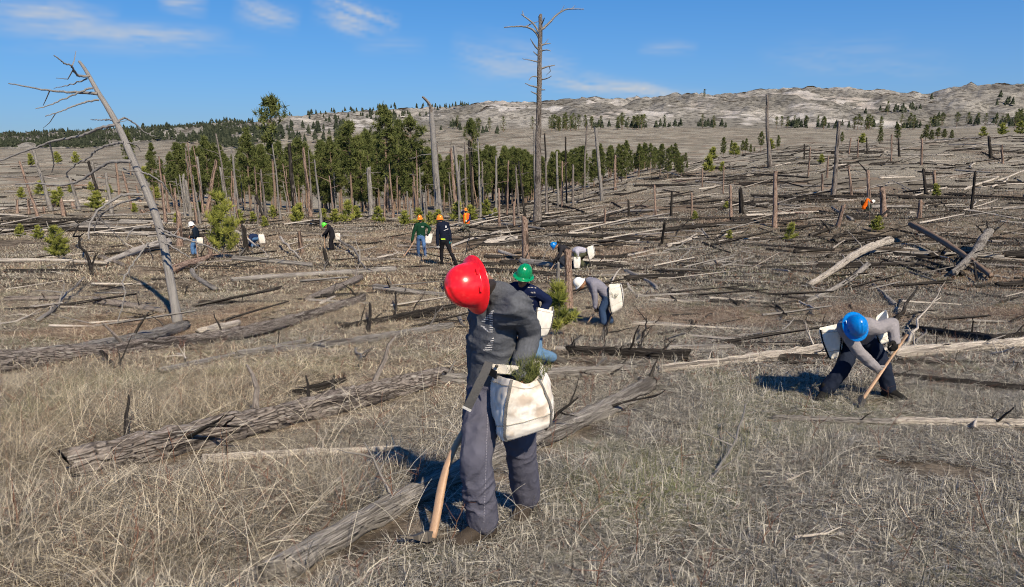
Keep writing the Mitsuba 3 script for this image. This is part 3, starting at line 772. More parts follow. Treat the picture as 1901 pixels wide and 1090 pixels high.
px_snag('grey-brown stump right of the bent worker in the orange vest', 1706, 50, 1706, 373, 8, 7, RED, 0, cat='stump', name='tree_stump')
px_snag('slim red trunk just above the bent worker in the orange vest', 1614, 66, 1614, 318, 6, 6, RED, 0, cat='dead trunk')
px_snag('slim red trunk standing up-slope, right of the stout black trunk', 1582, 70, 1582, 309, 5, 4, RED, 0, cat='dead trunk')
px_snag('tall reddish stump with its top flaking grey, behind the green hard hat', 977, 31, 974, 404, 14, 12, RED, 0, cat='stump', name='tree_stump', sides=14, n=16)
px_snag('flaky red-barked stump between the white hard hat and the small blue hard hat', 1057, 19.6, 1058, 472, 15, 14, RED, 0, cat='stump', name='tree_stump', sides=22, n=26, mat='mat_bark')
px_snag('red stump with a grey tip, left of the worker in the lime green hard hat', 561, 35, 558, 428, 11, 6, RED, 0, cat='stump', name='tree_stump', sides=12)
px_snag('black burnt post beside the young bushy pine', 459, 36, 449, 420, 9, 8, CHA, 0, cat='burnt stump', name='tree_stump', sides=10)
px_snag('reddish trunk standing behind the worker in the white hard hat at the left', 334, 40, 331, 396, 11, 9, RED, 0, cat='stump', name='tree_stump', sides=12)
px_snag('grey stump right of the worker in the white hard hat at the left', 388, 36, 382, 434, 7, 7, GRE, 0, cat='stump', name='tree_stump')
px_snag('brown stump between the young bushy pine and the rotten orange log', 395, 31, 391, 448, 9, 7, RED, 0, cat='stump', name='tree_stump')
px_snag('black leaning stump below the worker in the lime green hard hat', 610, 29, 602, 462, 8, 6, CHA, 0, cat='burnt stump', name='tree_stump')
px_snag('small grey stump beside the bright young pine', 1036, 24, 1036, 486, 8, 5, GRE, 0, cat='stump', name='tree_stump')
for q, row in enumerate([(1840, 120, 1838, 254, 6, 5), (1862, 110, 1861, 270, 4, 4), (1711, 110, 1711, 258, 4, 4), (1720, 70, 1719, 315, 6, 5), (1738, 72, 1736, 318, 6, 6), (1500, 98, 1499, 274, 3, 3), (1493, 130, 1492, 268, 3, 3), (1527, 76, 1527, 324, 4, 4), (1535, 95, 1536, 290, 4, 3),
                        (1670, 130, 1671, 258, 4, 3), (1592, 130, 1594, 258, 3, 3), (1217, 60, 1217, 345, 4, 4), (1246, 58, 1245, 357, 5, 4), (1284, 57, 1283, 358, 4, 4), (1304, 90, 1304, 312, 3, 3), (1168, 62, 1167, 372, 5, 4), (1123, 55, 1123, 388, 4, 4), (1342, 80, 1342, 308, 3, 3),
                        (1228, 42, 1228, 408, 5, 5), (927, 58, 926, 350, 5, 4), (955, 57, 954, 375, 5, 4), (1803, 55, 1803, 320, 5, 5), (1654, 120, 1655, 250, 3, 3), (1180, 150, 1180, 302, 3, 3), (1610, 140, 1610, 256, 3, 2), (1576, 140, 1577, 258, 3, 3)]):
    px_snag('short broken burnt trunk, one of those dotted over the right-hand slope', *row, RED if q % 3 else CHA, 0, 'short burnt trunks on the right-hand slope', cat='dead trunk', sides=7, n=8)
for q, row in enumerate([(1118, 86, 1105, 238, 7, 6), (1142, 100, 1142, 288, 5, 5), (1085, 95, 1090, 232, 4, 3), (1052, 92, 1050, 255, 3, 3), (1037, 88, 1034, 282, 5, 4), (1044, 86, 1044, 300, 4, 3), (1015, 78, 1013, 300, 5, 4), (1017, 82, 1011, 248, 4, 3), (995, 88, 992, 240, 4, 3), (941, 80, 944, 298, 4, 3), (963, 78, 958, 310, 5, 3),
                        (975, 72, 963, 300, 5, 3), (921, 84, 921, 290, 5, 4), (943, 90, 943, 305, 3, 3), (897, 88, 895, 300, 4, 3), (879, 86, 870, 262, 6, 4), (856, 80, 844, 272, 7, 6), (848, 84, 837, 278, 8, 5), (1064, 84, 1064, 306, 5, 4)]):
    px_snag('bare dead trunk, one of those standing before the green pines in the middle', *row, [GRE, RED, BAR, CHA][q % 4], q % 3, 'bare dead trunks before the green pines', sides=7, n=9)
r = np.random.default_rng(77)
for q in range(78):
    Y = r.uniform(62, 112)
    bx = r.uniform(285, 900)
    b = stand(bx, Y)
    h = r.choice([r.uniform(1.5, 4), r.uniform(4, 8.5)])
    snag('bare dead trunk, one of those standing before the green pines in the middle', b, h, r.uniform(.07, .16), r.uniform(.04, .08), [GRE, RED, BAR, GRE, RED][q % 5], (r.normal(-.035, .05) * h, r.normal(0, .3)),
         [(r.uniform(.6, .95), unit([r.choice([-1, 1]), r.normal(0, .5), r.uniform(-.1, .5)]), r.uniform(.4, 1.6), .04, .05) for _ in range(int(r.integers(0, 4)) * int(h > 4))], 'bare dead trunks before the green pines', sides=6, n=7, bend=.012)
for q, row in enumerate([(96, 88, 60, 272, 8, 5, GRE), (72, 76, 38, 300, 6, 4, RED), (120, 80, 113, 370, 8, 6, RED), (54, 82, 50, 370, 5, 4, RED), (32, 84, 28, 372, 5, 4, RED), (148, 92, 131, 330, 6, 5, GRE), (82, 84, 80, 385, 5, 4, RED), (138, 94, 131, 378, 6, 5, RED),
                        (187, 110, 166, 300, 6, 5, CHA), (208, 84, 193, 322, 7, 5, GRE), (182, 118, 172, 300, 5, 4, GRE), (222, 120, 214, 303, 5, 4, RED), (246, 92, 230, 318, 5, 4, RED), (315, 88, 305, 326, 5, 4, RED), (345, 92, 338, 325, 6, 5, GRE), (355, 82, 346, 335, 7, 5, GRE), (376, 98, 365, 292, 7, 5, GRE), (384, 90, 400, 298, 8, 6, RED),
                        (266, 84, 263, 392, 8, 6, RED), (330, 86, 322, 350, 5, 4, RED), (262, 110, 255, 345, 4, 3, RED), (424, 96, 410, 310, 6, 4, GRE), (440, 100, 432, 318, 5, 4, RED)]):
    px_snag('bare dead trunk on the brown slope at the left, one of many leaning there', *row[:6], row[6], int(q % 3 == 0) * 3, 'bare dead trunks on the left-hand slope', sides=8, n=9)
px_snag('tall dark bare trunk standing in front of the green pines left of the middle', 549, 84, 535, 268, 9, 6, CHA, 4, sides=10)
px_snag('slim bare trunk right of the tall dark one left of the middle', 577, 82, 563, 275, 7, 5, RED, 0)
px_snag('stout forked grey dead trunk in front of the green pines', 690, 80, 684, 312, 10, 8, GRE, 4, sides=10)
px_snag('dark leaning trunk resting on the slope before the tallest left pine', 492, 76, 474, 365, 6, 6, CHA, 0)


# ------------------------------------------------------------------ live pines
def needles(c, k, L, w, r, up=.35, kind=0, shade=None):
    """k thin needle-bundle faces around c."""
    d = r.normal(0, 1, (k, 3))
    d[:, 2] += up
    d /= np.linalg.norm(d, axis=1, keepdims=True)
    s = np.cross(d, r.normal(0, 1, (k, 3)))
    s /= np.linalg.norm(s, axis=1, keepdims=True)
    L = L * r.uniform(.6, 1.25, (k, 1))
    a = c + d * L * .06
    v = np.stack([a + s * w * .5, a - s * w * .5, c + d * L + s * w * .12, c + d * L - s * w * .12], 1)
    return v, np.full(k, 1.0) * (r.uniform(0, .999, k) if shade is None else np.clip(shade + r.normal(0, .14, k), 0, .999)) + kind


def cards(vs, us):
    v = np.concatenate(vs).reshape(-1, 3)
    u = np.concatenate(us)
    n = len(u)
    uv = np.stack([np.repeat(u, 4), np.tile([0, 0, 1, 1.0], n)], 1)
    i = np.arange(n)[:, None] * 4
    return v, np.vstack([i + [0, 1, 2], i + [1, 3, 2]]), uv


def pine_variant(name, seed, crown_from, spread, whorls, clumps, k, leaf, top=.5, trunk_r=.016, skew=0.0, density=1.0):
    r = np.random.default_rng(seed)
    n = 12
    tp = wander([0, 0, -.02], [r.normal(0, .02), r.normal(0, .02), 1], n, .012, seed)
    tr = trunk_r * (1 - np.linspace(0, 1, n)) ** .75 + .0018
    bits, vs, us = [], [], []
    for zi in np.linspace(crown_from, .99, whorls):
        s = (zi - crown_from) / (1 - crown_from)
        R = spread * (math.sin(math.pi * min(.5, .5 * (s + .18) / top)) if s < top else math.cos(math.pi / 2 * ((s - top) / (1 - top)) ** 1.15)) + .012
        nb = r.integers(4, 7)
        a0 = r.uniform(0, 6.28)
        for b in range(nb):
            if r.random() > .86 * density:
                continue
            th = a0 + b * 2 * math.pi / nb + r.normal(0, .3)
            rise = r.normal(.1 + .5 * s - .25 * (1 - s), .12)
            L = R * r.uniform(.55, 1.18)
            d = np.array([math.cos(th), math.sin(th), rise])
            z0 = zi + r.normal(0, .008)
            p0 = np.array([np.interp(z0, tp[:, 2], tp[:, 0]), np.interp(z0, tp[:, 2], tp[:, 1]), z0])
            bits.append(tube(np.stack([p0, p0 + d * L * .5 - [0, 0, .01 * L], p0 + d * L * .85]), [.0035, .0022, .001], 3, LIV, seed + b))
            sh = r.uniform(.15, .75)
            for c in range(clumps):
                f = r.uniform(.35, 1.02)
                pc = p0 + d * L * f + r.normal(0, .012, 3) + np.array([0, 0, .012])
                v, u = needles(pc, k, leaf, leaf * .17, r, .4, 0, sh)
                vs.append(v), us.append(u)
    trunk = tube(tp, tr, 7, LIV, seed)
    # a few dead lower limbs
    for _ in range(6):
        z0 = r.uniform(crown_from * .45, crown_from)
        th = r.uniform(0, 6.28)
        p0 = np.array([0, 0, z0])
        bits.append(tube(wander(p0, p0 + np.array([math.cos(th), math.sin(th), .15]) * r.uniform(.04, .12), 4, .05, seed), [.003, .002, .0015, .0008], 3, GRE, seed))
    cm = cards(vs, us)
    trunk = join([trunk] + bits)
    scene[name] = {'type': 'shapegroup', 'trunk': mikit.ply(trunk[:2], 'mat_wood', smooth=True, uv=trunk[2]), 'crown': mikit.ply(cm[:2], 'mat_leaf', uv=cm[2])}


for i, a in enumerate([(1, .42, .17, 15, 4, 18, .05, .45), (2, .36, .15, 17, 4, 18, .048, .35), (3, .5, .19, 13, 4, 18, .054, .5), (4, .30, .16, 18, 4, 18, .048, .3), (5, .55, .15, 11, 4, 18, .052, .5), (6, .40, .13, 15, 4, 18, .046, .4), (7, .2, .17, 20, 4, 18, .048, .3)]):
    pine_variant(f'pine_model_{i}', a[0], *a[1:])
for i in range(3):
    pine_variant(f'far_pine_model_{i}', 20 + i, [.3, .15, .42][i], [.2, .22, .2][i], 7, 2, 7, .1, [.35, .25, .5][i], trunk_r=.02)


def tree(model, p, h, w, label, group=None, name='pine_tree', cat='pine tree', rot=None):
    k = thing(name, label, cat, group)
    rot = (len(USED) * 47.3) % 360 if rot is None else rot
    scene[k] = {'type': 'instance', 'to_world': T().translate([float(p[0]), float(p[1]), float(p[2])]).rotate([0, 0, 1], rot).scale([w, w, h]), 'g': {'type': 'ref', 'id': model}}
    return k


def px_tree(model, px, Y, top, label, group=None, wide=1.0, **kw):
    b = stand(px, Y)
    h = at(px, top, Y)[2] - b[2]
    return tree(model, b, h, h * wide, label, group, **kw)


px_tree('pine_model_4', 512, 92, 188, 'tallest green pine left of the middle, its crown standing out against the sky', wide=.85)
px_tree('pine_model_0', 722, 94, 208, 'tall green pine with a forked dense crown rising above the stand in the middle', wide=.95)
px_tree('pine_model_3', 742, 100, 228, 'green pine right behind the tall forked pine in the middle', wide=.85)
px_tree('pine_model_2', 774, 88, 225, 'bare-stemmed yellow-green pine left of the crooked-topped dead trunk', wide=.85)
px_tree('pine_model_4', 879, 92, 230, 'slim small-crowned pine right of the crooked-topped dead trunk', wide=.62)
px_tree('pine_model_2', 655, 98, 232, 'green pine left of the tall forked pine in the middle', wide=.85)
px_tree('pine_model_1', 466, 104, 246, 'slim ragged pine just left of the tallest left pine', wide=.8)
TOPS = ([270, 330, 400, 430, 480, 520, 560, 600, 640, 680, 730, 770, 820, 860, 910, 960, 1000, 1050, 1110, 1160, 1210, 1250, 1276], [268, 268, 258, 278, 272, 262, 262, 262, 250, 246, 250, 262, 290, 288, 270, 276, 284, 280, 266, 264, 268, 268, 290])
r = np.random.default_rng(5)
G = 'green pines of the stand across the middle'
for q in range(250):
    px = r.uniform(280, 1276) if q > 80 else (r.uniform(1000, 1275) if q > 40 else r.uniform(825, 1010))
    Y = r.uniform(100, 165) if px < 830 else (r.uniform(98, 140) if px < 1000 else r.uniform(112, 185))
    top = np.interp(px, *TOPS) + abs(r.normal(0, 11)) + (r.random() < .5) * r.uniform(0, 22)
    if 285 < px < 330 and q % 2:
        top += 20
    px_tree(f'pine_model_{[1, 3, 6, 0, 6, 5, 3][q % 7]}', px, Y, top, 'green pine in the dense stand across the middle of the clearing', G, wide=r.uniform(.72, 1.0) if px < 950 else r.uniform(.8, 1.15))
for q, (px, Y, top, w) in enumerate([(243, 190, 246, .9), (1342, 190, 256, .9), (1357, 190, 262, .8), (1378, 185, 262, 1.1), (1384, 186, 258, .9), (1393, 180, 268, 1.1), (1412, 175, 246, 1.0), (1444, 172, 252, .9), (1370, 190, 272, 1.2), (1418, 176, 276, 1.3), (1400, 180, 274, 1.2),
                              (1633, 320, 237, .9), (1664, 300, 232, 1.0), (1718, 250, 232, 1.2), (1728, 255, 242, 1.6), (1740, 250, 238, 1.6), (1752, 250, 240, 1.5), (1766, 255, 242, 1.4), (1710, 260, 250, 1.5), (1272, 175, 284, 1.2), (1252, 172, 268, 1.1), (1562, 200, 246, .9)]):
    px_tree(f'pine_model_{[1, 3, 6][q % 3]}', px, Y, top, 'small green pine on the open meadow behind the right-hand slope', 'scattered pines behind the right-hand slope', wide=w * 1.1)

# pines on the far hills: the largest singly, the rest as one
FG = ('far-off dark pine on the rocky hills', 'pines on the far hills')
r = np.random.default_rng(6)
spots = []
for x0, x1, n, ya, yb, h in ((850, 1330, 62, 760, 900, 13), (1030, 1300, 26, 740, 860, 15), (1430, 1500, 20, 820, 930, 12), (1590, 1720, 26, 700, 880, 14), (1710, 1901, 30, 820, 1050, 14), (1480, 1590, 10, 700, 900, 12), (560, 850, 14, 950, 1250, 14), (1850, 1905, 16, 700, 860, 15), (900, 1000, 8, 600, 800, 13), (1640, 1900, 22, 950, 1200, 14)):
    hubs = [(r.uniform(x0, x1), r.uniform(ya, yb)) for _ in range(max(2, n // 7))]
    for _ in range(int(n * 1.3)):
        hx, hy = hubs[r.integers(len(hubs))]
        spots.append((hx + r.normal(0, 16), hy + r.normal(0, 22), h * r.uniform(.45, 1.1)))
spots.sort(key=lambda s: -s[2] / s[1])
for q, (px, Y, h) in enumerate(spots[:96]):
    tree(f'far_pine_model_{q % 3}', stand(px, Y), h, h * 1.1, *FG, name='far_pine')
tree('far_pine_model_0', stand(1307, 1440), 17, 17, 'lone far-off pine standing on the skyline of the rocky hills', name='far_pine')
far = [(x, y, h) for x, y, h in spots[96:]]
for _ in range(8200):            # the dark forest over the far left
    px = r.uniform(-120, 470)
    Y = r.uniform(760 if px < 330 else 640, 2300)
    far.append((px, Y, r.uniform(3.5, 6.5) if Y > 1500 else r.uniform(5, 9) if Y > 1000 else r.uniform(6, 11)))
for _ in range(150):
    px = r.uniform(420, 870)
    far.append((px, r.uniform(1250, 1560), r.uniform(8, 12)))
for _ in range(120):
    far.append((r.uniform(380, 640), r.uniform(700, 1100), r.uniform(9, 14)))


def far_forest():
    """Many small trees: each a narrow ragged spindle of a few faces."""
    v, f, u, o = [], [], [], 0
    for px, Y, h in far:
        if px < 470 and meshkit.noise(np.array([px * .02, Y * .006, 0]), 3) < (.36 if Y > 900 else .52):
            continue
        p = stand(px, Y)
        ring = 5
        for k in range(3):
            th = np.arange(ring) * 2 * np.pi / ring + r.uniform(0, 6)
            R = h * [.26, .22, .14][k] * r.uniform(.7, 1.25, ring)
            z0 = h * [.22, .42, .66][k]
            vv = np.vstack([np.stack([np.cos(th) * R, np.sin(th) * R, z0 + h * r.normal(0, .03, ring)], 1), [[0, 0, h * [.62, .84, 1.0][k]]], [[0, 0, z0 + .02 * h]]]) + p
            ff = [[i, (i + 1) % ring, ring] for i in range(ring)] + [[(i + 1) % ring, i, ring + 1] for i in range(ring)]
            v.append(vv), f.append(np.array(ff) + o), u.append(np.full((ring + 2, 2), [2 + r.uniform(.02, .95), .4]))
            o += ring + 2
    scene['far_forest'] = mikit.ply((np.vstack(v), np.vstack(f)), 'mat_leaf', uv=np.vstack(u))
    tell('far_forest', 'dark pine forest over the far-off plateau and ridges', 'forest', kind='stuff')


far_forest()


# ------------------------------------------------------------------ young pines
def young_pine(name, seed, whorls, per, k, L, w, lean=0, ball=.5):
    """Unit height; whorls of rising shoots, each thick with long needles, gaps between."""
    r = np.random.default_rng(seed)
    bits = [tube(wander([0, 0, -.03], [lean, 0, .92], 7, .02, seed), np.linspace(.02, .006, 7), 6, BAR, seed)]
    vs, us = [], []
    for z in np.linspace(.12, .93, whorls):
        a0 = r.uniform(0, 6.28)
        for i in range(per if z < .9 else 3):
            if r.random() < .16:
                continue
            R = ball * (1.15 - z) ** .7 * r.uniform(.55, 1.25)
            th = a0 + i * 6.28 / per + r.normal(0, .3)
            p0 = np.array([lean * z, 0, z * .9 + r.normal(0, .015)])
            tip = p0 + np.array([math.cos(th) * R, math.sin(th) * R, R * r.uniform(.15, .5) + .05])
            q = np.stack([p0, (p0 + tip) / 2 - [0, 0, .03 * R], tip, tip + [0, 0, .06]])
            bits.append(tube(q, [.008, .006, .004, .002], 4, BAR, seed))
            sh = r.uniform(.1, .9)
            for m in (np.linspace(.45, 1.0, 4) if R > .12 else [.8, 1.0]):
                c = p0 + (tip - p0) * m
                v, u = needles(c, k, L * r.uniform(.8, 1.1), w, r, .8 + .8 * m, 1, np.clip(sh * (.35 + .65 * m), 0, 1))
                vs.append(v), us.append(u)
    v, u = needles(np.array([lean, 0, .92]), k * 2, L, w, r, 2.0, 1, .7)
    vs.append(v), us.append(u)
    cm, bm = cards(vs, us), join(bits)
    scene[name] = {'type': 'shapegroup', 'stem': mikit.ply(bm[:2], 'mat_wood', smooth=True, uv=bm[2]), 'needles': mikit.ply(cm[:2], 'mat_leaf', uv=cm[2])}


young_pine('young_model_0', 1, 9, 6, 34, .12, .013, ball=.40)
young_pine('young_model_1', 2, 5, 5, 44, .20, .016, .08, .42)
young_pine('young_model_2', 3, 5, 5, 14, .2, .04, 0, .36)
young_pine('young_model_3', 4, 4, 5, 12, .26, .05, .05, .46)
b = stand(416, 31.5)
tree('young_model_0', b, at(418, 360, 31.5)[2] - b[2], 1.8, 'young bushy pine taller than the workers, left of the middle', name='young_pine', cat='young pine')
b = stand(110, 30)
tree('young_model_0', b, at(105, 421, 30)[2] - b[2], 1.25, 'dark young pine leaning over a log at the left edge', name='young_pine', cat='young pine')
b = stand(1034, 15.4)
tree('young_model_1', b + [0, 0, .02], 1.06, .82, 'bright yellow-green young pine right behind the bag of the green-helmeted worker', name='young_pine', cat='young pine')
r = np.random.default_rng(12)
for x, Y, h in [(40, 110, 1.6), (75, 118, 2), (112, 112, 1.5), (132, 122, 1.6), (170, 128, 1.5), (205, 125, 1.4), (287, 128, 1.8), (292, 120, 1.9), (180, 88, 2.2), (104, 96, 1.9), (58, 190, 3), (108, 200, 3), (142, 200, 3), (268, 180, 3), (275, 185, 3), (38, 46, .8), (72, 44, .8), (470, 70, 1.0), (492, 60, .9), (508, 76, 1.3), (550, 66, 1.4), (556, 76, 1.5), (600, 72, 1.2),
                (622, 66, 1.2), (645, 68, 1.8), (662, 74, 1.3), (705, 66, 1.3), (752, 62, 1.2), (779, 64, 1.3), (797, 60, 1.1), (812, 66, 1.2), (847, 72, 1.6), (874, 66, 1.5), (905, 76, 1.6), (920, 72, 1.0), (1316, 120, 2.6), (1340, 118, 1.6), (1626, 46, .9), (1465, 43, .9), (1736, 66, 1.1), (1355, 44, .5), (1290, 52, .6), (1365, 172, 2.6), (1348, 60, .6), (1322, 190, 3.0),
                (1600, 190, 2.5), (1524, 120, 1.4), (1430, 175, 2.5), (1895, 260, 4), (1860, 260, 4), (1825, 255, 3), (330, 66, 1.0), (445, 66, 1.1), (420, 120, 1.6), (372, 92, 1.3), (250, 86, 1.1)]:
    tree(f'young_model_{2 + int(x) % 2}', stand(x, Y), h, h * r.uniform(.8, 1.1), 'small young pine dotted among the dead wood', 'small young pines', name='young_pine', cat='young pine')


# ------------------------------------------------------------------ people
def ball(c, r, n=10):
    """Points on a sphere."""
    i = np.arange(n * 4) + .5
    ph, th = np.arccos(1 - 2 * i / (n * 4)), math.pi * (1 + 5 ** .5) * i
    return np.asarray(c, float) + (r if np.ndim(r) else np.array([r] * 3)) * np.stack([np.cos(th) * np.sin(ph), np.sin(th) * np.sin(ph), np.cos(ph)], 1)


def hull(*balls):
    return m3.Manifold.hull_points(np.vstack([ball(c, r) for c, r in balls]))


def oval(c, axes, radii):
    return np.asarray(c) + ball([0, 0, 0], np.asarray(radii, float), 14) @ np.asarray(axes)


def skin_over(hulls, res, smooth=8, cut=None):
    m = m3.Manifold.batch_boolean(hulls, m3.OpType.Add)
    m = m.refine_to_length(res).to_mesh()
    t = trimesh.Trimesh(np.array(m.vert_properties[:, :3], float), np.array(m.tri_verts), process=True)
    if smooth:
        trimesh.smoothing.filter_taubin(t, lamb=.55, nu=-.53, iterations=smooth)
    return t


def ik(a, c, l1, l2, hint):
    """The joint between a and c, bent towards the point hint; the bones stretch when c is out of reach."""
    a, c, hint = map(np.asarray, (a, c, hint))
    d = c - a
    D = np.linalg.norm(d)
    if D > (l1 + l2) * .995:
        k = D / (l1 + l2) / .995
        l1, l2 = l1 * k, l2 * k
    u = d / D
    x = (l1 * l1 - l2 * l2 + D * D) / (2 * D)
    h = math.sqrt(max(l1 * l1 - x * x, 0))
    n = hint - a
    n = n - u * n.dot(u)
    return a + u * x + unit(n) * h


def hand_hulls(w, d, pn_, side, curl=.9, g=0.0, spread=.0):
    """Palm, four fingers and a thumb: w the wrist, d along the palm, pn_ the way the palm faces, side towards the thumb; g adds glove thickness."""
    d = unit(d)
    pn_ = unit(pn_ - d * np.dot(pn_, d))
    side = unit(side - d * np.dot(side, d) - pn_ * np.dot(side, pn_))
    out = [hull((w, .024 + g), (w + d * .03 + side * .018, .019 + g), (w + d * .03 - side * .02, .018 + g)),
           hull((w + d * .03 + side * .02, .017 + g), (w + d * .03 - side * .02, .016 + g), (w + d * .085 + side * .03, .0135 + g), (w + d * .078 - side * .032, .0125 + g))]
    for k, (o, L) in enumerate(((.030, .94), (.010, 1.04), (-.011, .97), (-.031, .78))):
        p = w + d * (.086 - .004 * abs(k - 1)) + side * o
        a = .15
        for s, (l, r) in enumerate(((.042, .0092), (.026, .0084), (.021, .0074))):
            a += curl * (.75, 1.0, .7)[s]
            q = p + (d * math.cos(a) + pn_ * math.sin(a) + side * spread * o * 8) * l * L
            out.append(hull((p, r + g + .0006), (q, r + g)))
            p = q
    p = w + d * .025 + side * .024
    for s, (l, r) in enumerate(((.042, .0125), (.032, .0105), (.026, .009))):
        q = p + unit(d * (.75 + .1 * s) + side * (.75 - .45 * s) + pn_ * (.25 + .35 * s * curl)) * l
        out.append(hull((p, r + g), (q, r + g)))
        p = q
    return out


def head_hulls(c, up, face):
    up = unit(up)
    face = unit(face - up * np.dot(face, up))
    lat = np.cross(up, face)          # their left
    ax = np.array([lat, face, up])
    P = lambda x, y, z: c + x * lat + y * face + z * up
    H = m3.Manifold.hull_points
    out = [H(oval(P(0, -.008, .03), ax, [.076, .098, .088])), H(np.vstack([oval(P(0, .012, -.02), ax, [.066, .078, .07]), oval(P(0, .048, -.092), ax, [.03, .03, .026]), oval(P(.034, .01, -.075), ax, [.022, .03, .03]), oval(P(-.034, .01, -.075), ax, [.022, .03, .03])])),
           hull((P(0, .094, .004), .009), (P(0, .118, -.03), .012), (P(.012, .1, -.036), .009), (P(-.012, .1, -.036), .009)),          # nose
           hull((P(.045, .074, .024), .012), (P(-.045, .074, .024), .012), (P(0, .088, .026), .012)),                                  # brow
           hull((P(.02, .084, -.062), .008), (P(-.02, .084, -.062), .008), (P(0, .092, -.06), .0075)), hull((P(.017, .084, -.073), .008), (P(-.017, .084, -.073), .008), (P(0, .09, -.075), .008))]
    for s in (-1, 1):
        out.append(hull((P(.076 * s, -.008, .014), .012), (P(.086 * s, -.016, .016), .008), (P(.078 * s, -.004, -.028), .009)))
    return out, ax, P


def face_color(v, c, ax, skin, beard=None):
    q = (v - c) @ ax.T
    col = np.tile(np.asarray(skin, float), (len(v), 1)) * (.9 + .2 * meshkit.noise(v * 40, 3))[:, None]
    front = q[:, 1] > .04
    for s in (-1, 1):
        e = np.hypot(q[:, 0] - .031 * s, (q[:, 2] - .003) * 1.5)
        col[front & (e < .015)] = [.30, .27, .25]
        col[front & (e < .007)] = [.02, .015, .012]
    col[front & (np.abs(q[:, 0]) < .026) & (np.abs(q[:, 2] + .068) < .012)] *= [.8, .55, .55]
    if beard is not None:
        b = (q[:, 2] < -.045) & (q[:, 2] > -.15) & (q[:, 1] > -.01) & (np.hypot(q[:, 0], 0) < .085) & (np.linalg.norm(q, axis=1) < .16)
        b &= ~((np.abs(q[:, 0]) < .022) & (np.abs(q[:, 2] + .068) < .01) & front)
        col[b] = beard
    return col


def hard_hat(parent, c, up, face, color, part_name='hard_hat', fine=True, tilt=None):
    """Full-brim hard hat with raised ribs and a lip; c: the middle of the head."""
    up = unit(up)
    face = unit(face - up * np.dot(face, up))
    lat = np.cross(up, face)
    n, m = (72, 16) if fine else (32, 9)
    th = np.arange(n + 1) / n * 2 * np.pi
    rows = []
    for k in range(m + 1):                              # dome from crown to rim
        a = k / m * math.pi / 2
        rows.append((math.sin(a) ** .92, .150 * math.cos(a) ** .9 if a < 1.57 else 0.0))
    rows += [(1.02, -.006), (1.1, -.010), (1.2, -.015), (1.3, -.020), (1.325, -.026), (1.305, -.027), (1.2, -.023), (1.1, -.02), (.985, -.014), (.97, .02), (.85, .075), (.5, .125), (.02, .143)]
    V = []
    for i, (rr, z) in enumerate(rows):
        egg = 1 + .03 * np.cos(th) * min(rr, 1)
        x, y = np.sin(th) * .104 * rr * egg, np.cos(th) * .123 * rr * egg
        zz = np.full_like(th, z)
        if i > m and i < m + 8:
            zz = zz - .012 * np.clip(np.cos(th), 0, 1) ** 2 * (rr - 1)
        if i <= m:
            fade = np.clip(1.15 - rr, 0, 1) ** .5 * np.clip(np.cos(th) * .8 + .75, 0, 1)
            for x0, h in ((0, .009), (.036, .005), (-.036, .005)):
                zz = zz + h * np.exp(-((x - x0) / .012) ** 2) * fade
        V.append(np.stack([x, y, zz], 1))
    V = np.stack(V)
    k = len(rows)
    v = V.reshape(-1, 3)
    i, j = np.meshgrid(np.arange(k - 1), np.arange(n), indexing='ij')
    s = n + 1
    f = np.stack([i * s + j, (i + 1) * s + j, (i + 1) * s + j + 1, i * s + j + 1], -1).reshape(-1, 4)
    w = c + (v[:, :1] * lat + v[:, 1:2] * face + (v[:, 2:] + .035) * up)
    scuff = np.clip((meshkit.fbm(v * [60, 60, 160], 4, 8) - .56) * 7, 0, 1)[:, None]
    col = np.tile(color, (len(w), 1)) * (.95 + .06 * meshkit.fbm(v * 30, 3)[:, None])
    col = col * (1 - .07 * scuff) + np.array([.30, .26, .22]) * .07 * scuff
    key = part(parent, part_name, (w, f), 'mat_plastic', smooth=True, color=np.clip(col, 0, 1))
    if fine:
        for s_ in (-1, 1):
            for yy in (.045, -.05):
                b = trimesh.creation.box([.010, .030, .013])
                p = c + lat * s_ * .109 * math.sqrt(max(1 - (yy / .13) ** 2, .1)) + face * yy + up * (.035 + .012)
                bv = np.array(b.vertices) @ np.array([lat, face, up]) + p
                part(key, 'accessory_slot', (bv, np.array(b.faces)), 'mat_plastic', smooth=False, color=np.tile(np.asarray(color) * .8, (len(bv), 1)))
    return key


def wrinkle(t, amp, freq, seed, stretch=(1, 1, 1.3)):
    """Slanting, broken creases of two sizes along the normals."""
    v, n = np.array(t.vertices), np.array(t.vertex_normals)
    w = np.stack([meshkit.fbm(v * freq * .45 + k * 9.1, 2, seed + k) for k in range(3)], 1) - .5
    q = v * np.asarray(stretch) * freq + w * 3.2
    q = np.stack([q[:, 0] * .8 + q[:, 2] * .6, q[:, 1] * .8 + q[:, 2] * .35, q[:, 2] * 1.1 - q[:, 0] * .5], 1)
    h = np.clip(1 - np.abs(2 * meshkit.noise(q, seed) - 1) * 1.9, 0, 1) ** 1.3
    h2 = np.clip(1 - np.abs(2 * meshkit.noise(q * 2.1 + 5, seed + 3) - 1) * 2.2, 0, 1)
    where = np.clip(.35 + 1.6 * (meshkit.noise(v * 4.3, seed + 7) - .25), .2, 1.3)
    return v + n * (amp * where * (1.5 * h + .55 * h2 - .5))[:, None]


def cloth(parent, name, t, color, amp=.006, freq=9, seed=1, pattern=None, label=None, stretch=(1, 1, 1.3)):
    v = wrinkle(t, amp, freq, seed, stretch)
    col = np.tile(np.asarray(color, float), (len(v), 1)) * (.82 + .36 * meshkit.fbm(v * 17, 4, seed))[:, None]
    if pattern is not None:
        col = pattern(v, col)
    return part(parent, name, (v, np.array(t.faces)), 'mat_cloth', label, True, color=np.clip(col, 0, 1))


def J(px, py, Y, dy=0.0):
    return at(px, py, Y + dy)


SKIN = (.34, .19, .12)
TAN = (.24, .125, .075)


